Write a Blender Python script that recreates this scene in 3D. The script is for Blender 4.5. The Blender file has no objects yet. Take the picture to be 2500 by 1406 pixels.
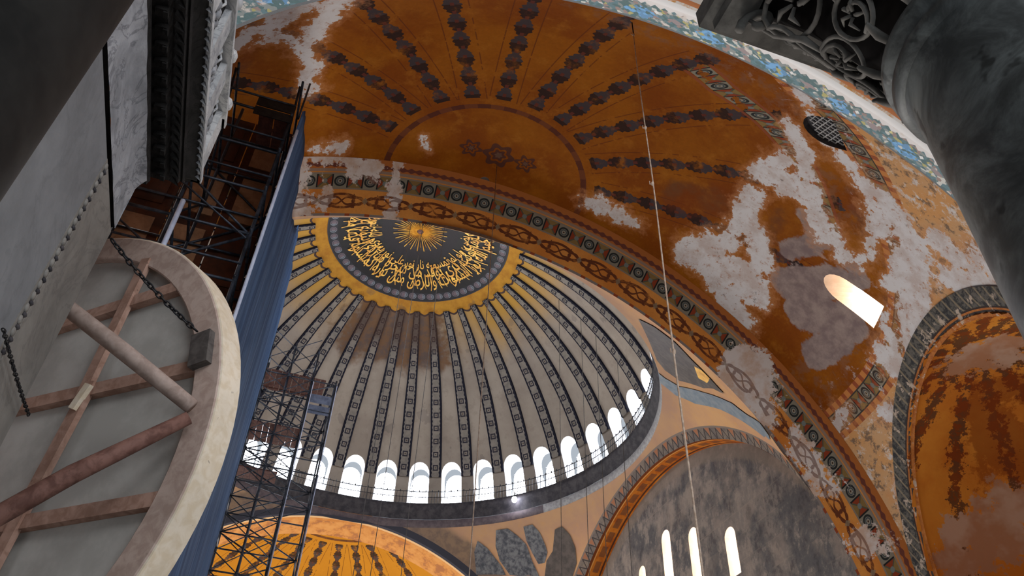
import bpy, bmesh, math, random
import numpy as np
from mathutils import Vector, Matrix

random.seed(4)
scene = bpy.context.scene
COL = scene.collection
R = math.radians

# ---------------------------------------------------------------- camera
CAM = Vector((-40.67, 5.819, 13.347))
cd = bpy.data.cameras.new('camera')
cd.sensor_width = 36.0
cd.lens = 28.245
cd.clip_start = 0.05
cd.clip_end = 400
cam = bpy.data.objects.new('camera', cd)
rt, up, fw = (-0.32751, -0.94433, 0.0312), (-0.6187, 0.2393, 0.7483), (0.71411, -0.22577, 0.66263)
cam.matrix_world = Matrix(((rt[0], up[0], -fw[0], CAM.x), (rt[1], up[1], -fw[1], CAM.y), (rt[2], up[2], -fw[2], CAM.z), (0, 0, 0, 1)))
COL.objects.link(cam)
scene.camera = cam

# ---------------------------------------------------------------- light and exposure
def lin(c):
    return tuple(((v / 255) / 12.92 if v <= 10.3 else ((v / 255 + .055) / 1.055) ** 2.4) for v in c)
def rgba(c):
    return (*lin(c), 1.0)
scene.view_settings.view_transform = 'Standard'
scene.view_settings.look = 'None'
scene.view_settings.gamma = 1.0
scene.view_settings.use_curve_mapping = False
scene.view_settings.exposure = 0.26
world = bpy.data.worlds.new('sky')
world.use_nodes = True
world.node_tree.nodes['Background'].inputs[0].default_value = (0.80, 0.89, 1.0, 1)
world.node_tree.nodes['Background'].inputs[1].default_value = 0.45
scene.world = world
scene.cycles.use_denoising = True
scene.cycles.use_adaptive_sampling = True
scene.cycles.adaptive_threshold = 0.03
scene.cycles.max_bounces = 5
scene.cycles.diffuse_bounces = 3
scene.cycles.glossy_bounces = 2
scene.cycles.transparent_max_bounces = 6
scene.cycles.caustics_reflective = False
scene.cycles.caustics_refractive = False
scene.cycles.sample_clamp_indirect = 6.0
PANE_STRENGTH = 15.0

def area(name, loc, target, sx, sy, power, color):
    l = bpy.data.lights.new(name, 'AREA')
    l.shape = 'RECTANGLE'; l.size = sx; l.size_y = sy; l.energy = power; l.color = color
    o = bpy.data.objects.new(name, l)
    o.location = loc
    o.rotation_euler = (Vector(target) - Vector(loc)).to_track_quat('-Z', 'Y').to_euler()
    COL.objects.link(o)
def lamp(name, loc, power, color, rad=1.2):
    l = bpy.data.lights.new(name, 'POINT')
    l.energy = power; l.color = color; l.shadow_soft_size = rad
    o = bpy.data.objects.new(name, l); o.location = loc
    COL.objects.link(o)
# daylight through the great west window and the side windows, warm chandeliers hung low over the floor
area('west_window_daylight', (-46, 0, 26.5), (-32, 0, 27), 12, 6, 1500, (0.93, 0.96, 1.0))
area('west_gallery_daylight', (-45, 1, 15), (-30, 6, 17), 10, 3, 390, (0.85, 0.94, 1.0))
area('south_aisle_daylight', (-6, -19, 12), (-4, 8, 30), 24, 5, 3000, (0.95, 0.96, 1.0))
area('north_aisle_daylight', (-6, 15, 7), (-12, -15, 30), 26, 5, 2500, (0.95, 0.96, 1.0))
area('east_apse_daylight', (38, 0, 15), (-20, -9, 29), 18, 9, 9000, (1.0, 0.97, 0.92))
for cx, cy in ((-22, 3), (-12, -3), (-10, 4), (2, -6), (12, 4), (22, -3)):
    lamp('chandelier_light', (cx, cy, 5.0), 1500, (1.0, 0.95, 0.88))
WHITE = [([(-27.3,6.8,36.4),(-25.8,7.7,36.9),(-24.4,8.1,37.4)],0.3),([(-24.4,8.1,37.4),(-23.4,8.2,37.8),(-22.7,8.0,38.1),(-21.4,8.0,38.5)],0.2),([(-26.1,8.6,36.1),(-24.9,9.4,36.3)],0.45),([(-24.8,9.8,36.2),(-24.3,8.8,37.0),(-23.4,8.1,37.8)],0.22),([(-23.9,10.4,36.1),(-24.5,10.0,36.2)],0.25),([(-18.0,7.2,39.3),(-18.2,6.4,39.6)],0.16),([(-19.2,3.3,40.4),(-18.4,2.9,40.5)],-0.12),([(-19.2,-9.0,38.3),(-20.7,-10.0,37.5)],0.5),([(-18.9,-9.3,38.2),(-19.6,-10.8,37.1),(-19.4,-11.8,36.4)],0.75),([(-18.4,-10.7,37.3),(-17.6,-12.2,36.1)],0.5),([(-23.8,-9.2,37.0),(-21.4,-9.8,37.5)],0.3),([(-25.2,-9.0,36.4),(-25.5,-10.0,35.5)],0.55),([(-24.8,-8.7,36.9),(-26.3,-8.7,36.0)],0.3),([(-25.4,-10.1,35.6),(-24.3,-11.4,35.1)],0.4),([(-27.9,-7.7,35.4),(-26.3,-9.5,35.4)],0.22),([(-18.6,-4.6,40.2),(-18.6,-6.6,39.5)],0.28),([(-22.6,-9.6,37.2),(-20.9,-11.2,36.5)],0.4),([(-28.1,-9.3,34.2),(-27.7,-10.4,33.6),(-26.5,-11.7,33.3)],0.3),([(-27.8,-10.7,33.2),(-27.0,-12.2,32.2),(-24.8,-14.0,31.7)],0.5),([(-26.0,-12.7,32.6),(-24.0,-14.4,31.7),(-22.8,-15.3,31.0)],0.4),([(-28.0,-12.0,31.4),(-28.2,-12.5,30.6)],0.35),([(-24.8,-11.5,34.7),(-24.2,-12.2,34.4)],0.3),([(-24.5,-12.5,33.8),(-26.4,-11.7,33.4)],0.2),([(-22.3,-15.5,31.0),(-21.7,-16.1,30.1)],0.32),([(-27.2,-13.1,30.8),(-28.5,-12.8,29.6)],0.4),([(-29.0,-12.1,30.0),(-28.8,-12.7,29.3)],0.3),([(-24.6,-13.3,32.8),(-26.4,-12.5,32.5)],0.2),([(-22.0,-14.9,32.2),(-21.9,-15.3,31.6)],0.3),([(-19.9,-16.0,31.1),(-20.5,-16.2,30.5)],0.2),([(-29.7,-6.7,34.4),(-28.4,-8.3,34.7)],0.12),([(-18.4,-15.7,31.8),(-17.0,-15.9,31.6)],0.2),([(-18.8,-17.3,28.4),(-18.7,-17.6,27.5)],0.35),([(-22.3,-15.1,31.6),(-23.4,-13.9,32.8)],0.18)]
CEMENT = [([(-22.4,-11.4,36.0),(-24.0,-11.6,35.0)],0.45),([(-21.0,-12.2,35.7),(-23.1,-13.0,34.1)],0.75),([(-20.4,-13.2,34.9),(-21.7,-14.0,33.5)],0.9),([(-19.2,-14.3,33.8),(-20.8,-14.3,33.5)],0.65),([(-24.2,-12.2,34.4),(-23.9,-13.0,33.7)],0.4),([(-24.1,-11.1,35.4),(-24.5,-10.6,35.7)],0.35)]
DARK = [([(-22.5,-10.4,36.7),(-22.0,-11.4,36.1)],0.25),([(-23.7,-10.2,36.3),(-22.8,-10.6,36.5)],0.3),([(-22.7,10.5,36.6),(-22.9,10.1,36.8)],0.4),([(-27.0,-10.6,34.0),(-25.4,-12.1,33.7)],0.35),([(-21.3,-7.5,38.7),(-22.6,-9.1,37.6)],0.9),([(-26.3,-8.4,36.2),(-26.2,-8.5,36.2)],0.16),([(-26.3,-10.9,34.2),(-26.3,-11.1,34.1)],0.22)]
ARCHWHITE = [([(-16.5,-12.4,34.9),(-16.5,-13.2,33.7)],0.55),([(-16.5,-13.2,34.6),(-16.5,-14.0,32.5)],0.35),([(-16.5,-13.8,32.4),(-16.5,-14.1,30.9)],0.35),([(-16.5,-14.1,30.1),(-16.5,-15.2,28.6)],0.5),([(-16.5,-15.7,28.1),(-16.5,-16.1,27.3)],0.35),([(-16.5,7.9,39.7),(-16.5,7.4,36.9)],0.3),([(-16.5,7.4,37.9),(-16.5,6.5,38.5)],0.22),([(-16.5,7.3,39.3),(-16.5,6.2,39.7)],0.2),([(-16.5,3.9,40.3),(-16.5,3.6,38.8)],0.22),([(-16.5,-14.8,31.7),(-16.5,-16.2,29.3)],0.18),([(-16.5,-16.9,27.6),(-16.5,-17.1,27.0)],0.3),([(-16.5,-12.8,36.8),(-16.5,-13.7,35.9)],0.4),([(-16.5,5.8,39.7),(-16.5,4.8,40.0)],0.3)]
ARCHPURPLE = [([(-16.5,5.5,40.1),(-16.5,4.9,39.9)],0.45)]
CONCHWHITE = [([(-23.7,-16.5,31.5),(-25.1,-17.4,31.5)],0.35),([(-23.9,-17.5,31.5),(-25.0,-18.0,31.5)],0.2),([(-18.5,-19.3,27.2),(-19.4,-21.1,26.7)],0.45),([(-19.2,-19.9,27.9),(-19.7,-21.2,27.2)],0.3),([(-20.0,-20.5,28.4),(-20.0,-21.2,27.6)],0.3),([(-17.9,-18.8,25.9),(-18.4,-19.9,26.2)],0.35)]
CONCHDARK = [([(-22.9,-18.4,31.2),(-23.7,-19.4,31.0)],0.4),([(-22.0,-18.6,30.8),(-21.8,-20.2,30.1)],0.45),([(-21.3,-19.4,30.2),(-21.1,-20.7,29.3)],0.5),([(-21.5,-18.3,30.7),(-20.6,-19.6,29.7),(-19.3,-20.2,27.9)],0.15)]
WING_a = [(15.15,-10.02,36.43),(14.19,-9.48,37.7),(13.5,-9.48,38.29),(13.47,-10.25,37.85),(13.72,-11.48,36.77),(13.91,-11.88,36.28)]
WING_b = [(12.19,-10.45,38.72),(11.57,-11.15,38.71),(11.49,-11.82,38.3),(11.49,-12.55,37.76),(11.97,-13.21,36.84),(12.25,-13.89,35.99),(13.72,-12.13,36.25),(13.53,-11.25,37.12),(13.02,-10.73,37.91)]
WING_c = [(10.72,-12.04,38.66),(10.15,-12.52,38.66),(10.17,-13.08,38.22),(10.49,-13.65,37.54),(10.69,-13.88,37.21),(11.33,-13.91,36.71),(11.75,-13.6,36.67),(11.58,-13.06,37.27),(11.28,-12.47,37.96)]
WING_d = [(9.17,-13.85,38.18),(8.6,-14.15,38.23),(8.48,-14.71,37.8),(8.7,-15.18,37.23),(9.23,-15.48,36.61),(10.05,-15.5,36.05),(10.98,-15.16,35.72),(11.99,-14.16,35.94),(11.12,-13.98,36.8),(10.3,-14.13,37.24)]
WING_d2 = [(8.67,-14.54,37.85),(8.7,-15.18,37.23),(9.23,-15.48,36.61),(10.05,-15.5,36.05),(10.98,-15.16,35.72),(11.43,-14.72,35.82),(10.38,-15.08,36.25),(9.61,-15.03,36.83)]
WING_e = [(-14.14,-9.03,38.01),(-14.83,-9.47,37.12),(-14.9,-10.42,36.41),(-14.29,-11.57,36.15),(-14.04,-12.69,35.43),(-14.03,-13.26,34.89),(-11.96,-13.58,36.52),(-10.34,-13.25,37.98),(-10.1,-12.6,38.63),(-10.47,-11.96,38.88)]
WING_f = [(-9.19,-12.51,39.21),(-9.25,-13.06,38.78),(-9.71,-13.59,38.08),(-11.5,-13.86,36.63),(-13.22,-13.98,34.99),(-15.1,-13.78,33.04),(-16.08,-13.86,31.47),(-13.92,-15.11,32.84),(-12.93,-14.91,34.24),(-11.53,-14.65,35.82),(-9.63,-14.51,37.32),(-8.55,-14.0,38.39),(-8.39,-13.21,39.1)]
WING_g = [(-13.59,-9.54,38.19),(-13.72,-10.09,37.74),(-13.49,-11.05,37.3),(-12.77,-11.77,37.38),(-11.04,-11.98,38.49),(-11.72,-11.18,38.59)]
WING_h = [(-13.72,-12.06,36.31),(-14.13,-12.16,35.83),(-14.05,-12.59,35.52),(-13.09,-13.06,36.02),(-12.62,-12.94,36.54)]
# ---------------------------------------------------------------- shader expressions
class S:
    """A socket in a node tree; arithmetic on it adds math nodes."""
    def __init__(s, g, k): s.g, s.k = g, k
    def _m(s, op, *a): return s.g.math(op, s, *a)
    def __add__(s, o): return s._m('ADD', o)
    __radd__ = __add__
    def __sub__(s, o): return s._m('SUBTRACT', o)
    def __rsub__(s, o): return s.g.math('SUBTRACT', o, s)
    def __mul__(s, o): return s._m('MULTIPLY', o)
    __rmul__ = __mul__
    def __truediv__(s, o): return s._m('DIVIDE', o)
    def __rtruediv__(s, o): return s.g.math('DIVIDE', o, s)
    def __neg__(s): return s._m('MULTIPLY', -1.0)
    def __gt__(s, o): return s._m('GREATER_THAN', o)
    def __lt__(s, o): return s._m('LESS_THAN', o)
    def abs(s): return s._m('ABSOLUTE')
    def sin(s): return s._m('SINE')
    def cos(s): return s._m('COSINE')
    def fl(s): return s._m('FLOOR')
    def fr(s): return s._m('FRACT')
    def sq(s): return s._m('SQRT')
    def mn(s, o): return s._m('MINIMUM', o)
    def mx(s, o): return s._m('MAXIMUM', o)
    def pw(s, o): return s._m('POWER', o)
    def at2(s, o): return s._m('ARCTAN2', o)
    def ramp(s, a, b):
        """0 at a, 1 at b, smooth between."""
        n = s.g.new('ShaderNodeMapRange'); n.interpolation_type = 'SMOOTHSTEP'
        s.g.put(n.inputs[0], s)
        lo, hi, t0, t1 = (a, b, 0, 1) if a < b else (b, a, 1, 0)
        n.inputs[1].default_value = lo; n.inputs[2].default_value = hi
        n.inputs[3].default_value = t0; n.inputs[4].default_value = t1
        return S(s.g, n.outputs[0])
class G:
    def __init__(g, mat):
        g.nt = mat.node_tree; g.c = {}
    def new(g, t): return g.nt.nodes.new(t)
    def put(g, sock, v):
        if isinstance(v, S): g.nt.links.new(v.k, sock)
        elif isinstance(v, (tuple, list)): sock.default_value = (*v[:3], 1.0) if len(sock.default_value) == 4 else v[:3]
        else: sock.default_value = v
    def math(g, op, *a):
        n = g.new('ShaderNodeMath'); n.operation = op
        for i, v in enumerate(a): g.put(n.inputs[i], v)
        return S(g, n.outputs[0])
    def attr(g, name):
        if name not in g.c:
            n = g.new('ShaderNodeAttribute'); n.attribute_name = name
            g.c[name] = S(g, n.outputs['Fac'])
        return g.c[name]
    def pos(g):
        if 'pos' not in g.c: g.c['pos'] = S(g, g.new('ShaderNodeNewGeometry').outputs['Position'])
        return g.c['pos']
    def obj(g):
        if 'obj' not in g.c: g.c['obj'] = S(g, g.new('ShaderNodeTexCoord').outputs['Object'])
        return g.c['obj']
    def rnd(g):
        if 'rnd' not in g.c: g.c['rnd'] = S(g, g.new('ShaderNodeObjectInfo').outputs['Random'])
        return g.c['rnd']
    def xyz(g, v):
        n = g.new('ShaderNodeSeparateXYZ'); g.put(n.inputs[0], v)
        return [S(g, o) for o in n.outputs]
    def vec(g, x, y, z=0.0):
        n = g.new('ShaderNodeCombineXYZ')
        for i, v in enumerate((x, y, z)): g.put(n.inputs[i], v)
        return S(g, n.outputs[0])
    def noise(g, v, scale, detail=4.0, rough=.6, dist=0.0):
        n = g.new('ShaderNodeTexNoise'); g.put(n.inputs['Vector'], v)
        n.inputs['Scale'].default_value = scale; n.inputs['Detail'].default_value = detail
        n.inputs['Roughness'].default_value = rough; n.inputs['Distortion'].default_value = dist
        return S(g, n.outputs[0])
    def vor(g, v, scale, out=0, feat='F1'):
        n = g.new('ShaderNodeTexVoronoi'); n.feature = feat; g.put(n.inputs['Vector'], v)
        n.inputs['Scale'].default_value = scale
        return S(g, n.outputs[out])
    def mix(g, f, a, b):
        n = g.new('ShaderNodeMix'); n.data_type = 'RGBA'
        g.put(n.inputs[0], f); g.put(n.inputs[6], a if isinstance(a, S) else lin(a)); g.put(n.inputs[7], b if isinstance(b, S) else lin(b))
        return S(g, n.outputs[2])
    def gain(g, c, f):
        """colour times a scalar socket"""
        n = g.new('ShaderNodeVectorMath'); n.operation = 'SCALE'
        g.put(n.inputs[0], c); g.put(n.inputs[3], f)
        return S(g, n.outputs[0])
def material(name, fn, rough=.8, spec=.25, metal=0.0, bump=None, coat=0.0):
    m = bpy.data.materials.new(name); m.use_nodes = True
    b = m.node_tree.nodes['Principled BSDF']
    g = G(m)
    c = fn(g)
    h = None
    if isinstance(c, tuple) and isinstance(c[0], S): c, h = c
    g.put(b.inputs['Base Color'], c if isinstance(c, S) else lin(c))
    b.inputs['Roughness'].default_value = rough
    b.inputs['Specular IOR Level'].default_value = spec
    b.inputs['Metallic'].default_value = metal
    if bump and h is not None:
        n = g.new('ShaderNodeBump'); n.inputs['Strength'].default_value = bump[0]; n.inputs['Distance'].default_value = bump[1]
        g.put(n.inputs['Height'], h); m.node_tree.links.new(n.outputs[0], b.inputs['Normal'])
    return m
def emitter(name, color, strength):
    m = bpy.data.materials.new(name); m.use_nodes = True
    nt = m.node_tree; nt.nodes.clear()
    e = nt.nodes.new('ShaderNodeEmission'); e.inputs[0].default_value = rgba(color); e.inputs[1].default_value = strength
    o = nt.nodes.new('ShaderNodeOutputMaterial'); nt.links.new(e.outputs[0], o.inputs[0])
    return m

# ---------------------------------------------------------------- mesh building
def unit(v):
    v = Vector(v); return v.normalized()
class MB:
    """Collects geometry for ONE mesh."""
    def __init__(s): s.v, s.f, s.smooth = [], [], False
    def add(s, vs, fs):
        o = len(s.v); s.v += [tuple(p) for p in vs]; s.f += [tuple(i + o for i in f) for f in fs]; return s
    def box(s, c, ax, ay, az):
        """box from a centre and three half-axis vectors"""
        c, ax, ay, az = map(Vector, (c, ax, ay, az))
        vs = [c + sx * ax + sy * ay + sz * az for sx in (-1, 1) for sy in (-1, 1) for sz in (-1, 1)]
        return s.add(vs, [(0, 1, 3, 2), (4, 6, 7, 5), (0, 4, 5, 1), (2, 3, 7, 6), (0, 2, 6, 4), (1, 5, 7, 3)])
    def bar(s, a, b, w, h, side=(0, 0, 1)):
        """rectangular bar from a to b; w across, h along 'side'"""
        a, b = Vector(a), Vector(b); d = (b - a).normalized(); sd = Vector(side)
        n = (sd - d * sd.dot(d)).normalized(); t = d.cross(n)
        return s.box((a + b) / 2, (b - a) / 2, t * w / 2, n * h / 2)
    def tube(s, pts, r, n=8, closed=False, cap=True):
        pts = [Vector(p) for p in pts]; m = len(pts); rs = r if isinstance(r, (list, tuple)) else [r] * m
        vs, fs = [], []
        ref = None
        for i, p in enumerate(pts):
            a = pts[(i - 1) % m] if closed or i else p
            b = pts[(i + 1) % m] if closed or i < m - 1 else p
            t = (b - a).normalized()
            if ref is None: ref = Vector((0, 0, 1)) if abs(t.z) < .9 else Vector((1, 0, 0))
            x = (ref - t * ref.dot(t)).normalized(); ref = x; y = t.cross(x)
            vs += [p + rs[i] * (math.cos(2 * math.pi * k / n) * x + math.sin(2 * math.pi * k / n) * y) for k in range(n)]
        for i in range(m if closed else m - 1):
            j = (i + 1) % m
            fs += [(i * n + k, i * n + (k + 1) % n, j * n + (k + 1) % n, j * n + k) for k in range(n)]
        if cap and not closed: fs += [tuple(range(n - 1, -1, -1)), tuple((m - 1) * n + k for k in range(n))]
        s.smooth = True
        return s.add(vs, fs)
    def lathe(s, prof, c=(0, 0, 0), n=32, a0=0.0, a1=2 * math.pi):
        """profile of (r, z) turned about the vertical axis through c"""
        full = abs(a1 - a0 - 2 * math.pi) < 1e-6; k = n if full else n + 1
        vs = [(c[0] + r * math.cos(a0 + (a1 - a0) * i / n), c[1] + r * math.sin(a0 + (a1 - a0) * i / n), c[2] + z) for i in range(k) for r, z in prof]
        p = len(prof); fs = []
        for i in range(n):
            j = (i + 1) % k
            fs += [(i * p + q, j * p + q, j * p + q + 1, i * p + q + 1) for q in range(p - 1)]
        s.smooth = True
        return s.add(vs, fs)
    def ball(s, c, rx, ry=None, rz=None, n=8, m=6):
        ry, rz = ry or rx, rz or rx
        vs = [(c[0], c[1], c[2] + rz)]
        for i in range(1, m):
            t = math.pi * i / m
            vs += [(c[0] + rx * math.sin(t) * math.cos(2 * math.pi * k / n), c[1] + ry * math.sin(t) * math.sin(2 * math.pi * k / n), c[2] + rz * math.cos(t)) for k in range(n)]
        vs.append((c[0], c[1], c[2] - rz))
        fs = [(0, 1 + k, 1 + (k + 1) % n) for k in range(n)]
        for i in range(m - 2):
            fs += [(1 + i * n + k, 1 + (i + 1) * n + k, 1 + (i + 1) * n + (k + 1) % n, 1 + i * n + (k + 1) % n) for k in range(n)]
        l = len(vs) - 1; b = 1 + (m - 2) * n
        fs += [(l, b + (k + 1) % n, b + k) for k in range(n)]
        s.smooth = True
        return s.add(vs, fs)
    def mesh(s, name, mat):
        me = bpy.data.meshes.new(name); me.from_pydata(s.v, [], s.f)
        for m in (mat if isinstance(mat, (list, tuple)) else [mat]): me.materials.append(m)
        if s.smooth: me.shade_smooth()
        me.update()
        return me
    def build(s, name, mat, parent=None, smooth=None):
        if smooth is not None: s.smooth = smooth
        return put(name, s.mesh(name, mat), parent)
def put(name, me, parent=None):
    o = bpy.data.objects.new(name, me); COL.objects.link(o)
    if parent is not None:
        o.parent = parent
        if parent.type == 'EMPTY': o.matrix_parent_inverse = Matrix.Translation(-parent.location)   # parts are modelled in world coordinates
    return o
def tag(o, label=None, cat=None, group=None, kind=None):
    for k, v in (('label', label), ('category', cat), ('group', group), ('kind', kind)):
        if v: o[k] = v
    return o
def empty(name, loc=(0, 0, 0)):
    o = bpy.data.objects.new(name, None); o.empty_display_size = .3; COL.objects.link(o); o.location = loc
    return o
def attr(me, name, vals):
    a = me.attributes.new(name, 'FLOAT', 'POINT'); a.data.foreach_set('value', np.asarray(vals, dtype=np.float32))
def coords(me):
    a = np.empty(len(me.vertices) * 3, dtype=np.float32); me.vertices.foreach_get('co', a); return a.reshape(-1, 3).astype(float)
def sdf(P, chains):
    """distance (m) of points to a set of fat polylines, negative inside"""
    d = np.full(len(P), 9.0)
    for pts, r in chains:
        for a, b in zip(pts[:-1], pts[1:]):
            a, b = np.array(a), np.array(b); ab = b - a; L = ab @ ab
            h = np.clip((P - a) @ ab / L, 0, 1) if L > 0 else np.zeros(len(P))
            d = np.minimum(d, np.linalg.norm(P - a - h[:, None] * ab, axis=1) - r)
    return d

def lines(a, b, n, *extra):
    """n+1 even values from a to b, with extra values put in"""
    v = list(np.linspace(a, b, n + 1))
    for e in extra:
        v = [x for x in v if abs(x - e) > abs(b - a) / n * .35] + [e]
    return sorted(v)
def surf(mb, fn, us, vs, rects=()):
    """grid surface P = fn(u, v); cells inside a rect are left out"""
    o = len(mb.v); nv = len(vs)
    mb.v += [tuple(fn(u, v)) for u in us for v in vs]
    for i in range(len(us) - 1):
        um = (us[i] + us[i + 1]) / 2
        for j in range(nv - 1):
            vm = (vs[j] + vs[j + 1]) / 2
            if any(a < um < b and c < vm < d for a, b, c, d in rects): continue
            q = (o + i * nv + j, o + (i + 1) * nv + j, o + (i + 1) * nv + j + 1, o + i * nv + j + 1)
            if len({mb.v[k] for k in q}) > 2: mb.f.append(q)
    mb.smooth = True
def arch_loop(uc, hw, v0, v1, rise, n=10):
    """outline of a round-headed opening, counter-clockwise from the sill's left; v1 is the crown, rise the height of the head"""
    sp = v1 - rise
    L = [(uc - hw + 2 * hw * i / 4, v0) for i in range(4)] + [(uc + hw, v0 + (sp - v0) * i / 5) for i in range(5)]
    L += [(uc + hw * math.cos(math.pi * i / n), sp + rise * math.sin(math.pi * i / n)) for i in range(n + 1)]
    L += [(uc - hw, sp + (v0 - sp) * i / 5) for i in range(1, 5)]
    return L
def holed(mb, fn, rect, loop, m=4):
    """the wall of a rect around an opening"""
    a, b, c, d = rect; cu = sum(p[0] for p in loop) / len(loop); cv = sum(p[1] for p in loop) / len(loop)
    ku, kv = (b - a) / 2, (d - c) / 2
    ring = []
    def out(du, dv):
        ts = []
        if du: ts.append(((b if du > 0 else a) - cu) / du)
        if dv: ts.append(((d if dv > 0 else c) - cv) / dv)
        t = min(ts); return (cu + du * t, cv + dv * t)
    pairs = [(math.atan2((p[1] - cv) / kv, (p[0] - cu) / ku), p, out(p[0] - cu, p[1] - cv)) for p in loop]
    for q in ((a, c), (b, c), (b, d), (a, d)):               # a spoke to each corner
        t = math.atan2((q[1] - cv) / kv, (q[0] - cu) / ku)
        best = None
        n = len(loop)
        for i in range(n):
            p0, p1 = loop[i], loop[(i + 1) % n]
            dx, dy = q[0] - cu, q[1] - cv; ex, ey = p1[0] - p0[0], p1[1] - p0[1]
            den = dx * ey - dy * ex
            if abs(den) < 1e-12: continue
            s_ = ((p0[0] - cu) * ey - (p0[1] - cv) * ex) / den; w = ((p0[0] - cu) * dy - (p0[1] - cv) * dx) / den
            if s_ > 0 and -1e-9 <= w <= 1 + 1e-9: best = (cu + dx * s_, cv + dy * s_)
        if best: pairs.append((t, best, q))
    pairs.sort(key=lambda k: k[0])
    o = len(mb.v); k = m + 1
    for _, p, q in pairs:
        for i in range(k):
            w = i / m; mb.v.append(tuple(fn(p[0] + (q[0] - p[0]) * w, p[1] + (q[1] - p[1]) * w)))
    n = len(pairs)
    for i in range(n):
        j = (i + 1) % n
        for q in range(m): mb.f.append((o + i * k + q, o + i * k + q + 1, o + j * k + q + 1, o + j * k + q))
def reveal(name, pts, push, mat, parent, steps=3):
    """the jambs, head and sill of an opening: its outline pushed outwards"""
    mb = MB(); n = len(pts); push = Vector(push)
    for s_ in range(steps + 1): mb.v += [tuple(Vector(p) + push * s_ / steps) for p in pts]
    for s_ in range(steps):
        for i in range(n): mb.f.append((s_ * n + i, s_ * n + (i + 1) % n, (s_ + 1) * n + (i + 1) % n, (s_ + 1) * n + i))
    return mb.build(name, mat, parent, smooth=False)
# ---------------------------------------------------------------- painted ornament, as functions of metres along (s) and across (t, -1..1)
def rosettes(g, s, t, period):
    """alternating flower tiles and crossed lozenges of the painted borders"""
    k = s / period
    u = k.fr() * 2 - 1
    odd = (k * .5).fr() > .5
    r = (u * u + t * t).sq()
    fl = g.mix((r - .66).abs() < .13, (128, 122, 108), (44, 46, 46))
    fl = g.mix(r < .46, fl, (70, 78, 82)); fl = g.mix(r < .3, fl, (140, 134, 120)); fl = g.mix(r < .12, fl, (60, 40, 30))
    dm = g.mix(u.abs() > t.abs(), (128, 104, 62), (132, 60, 36))
    dm = g.mix((u.abs() - t.abs()).abs() < .13, dm, (84, 82, 66)); dm = g.mix(r < .34, dm, (110, 116, 112))
    c = g.mix(odd, fl, dm)
    return g.mix(u.abs() > .9, c, (38, 38, 38))
def worn(g, c, d, n, plaster=(178, 160, 150), w=.32):
    """bare plaster where the distance field d and the noise n say the paint is lost"""
    m = (d + (n - .5) * 1.5 * w * 3).ramp(.07, -.07)
    return g.mix(m, c, plaster), m

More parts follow.
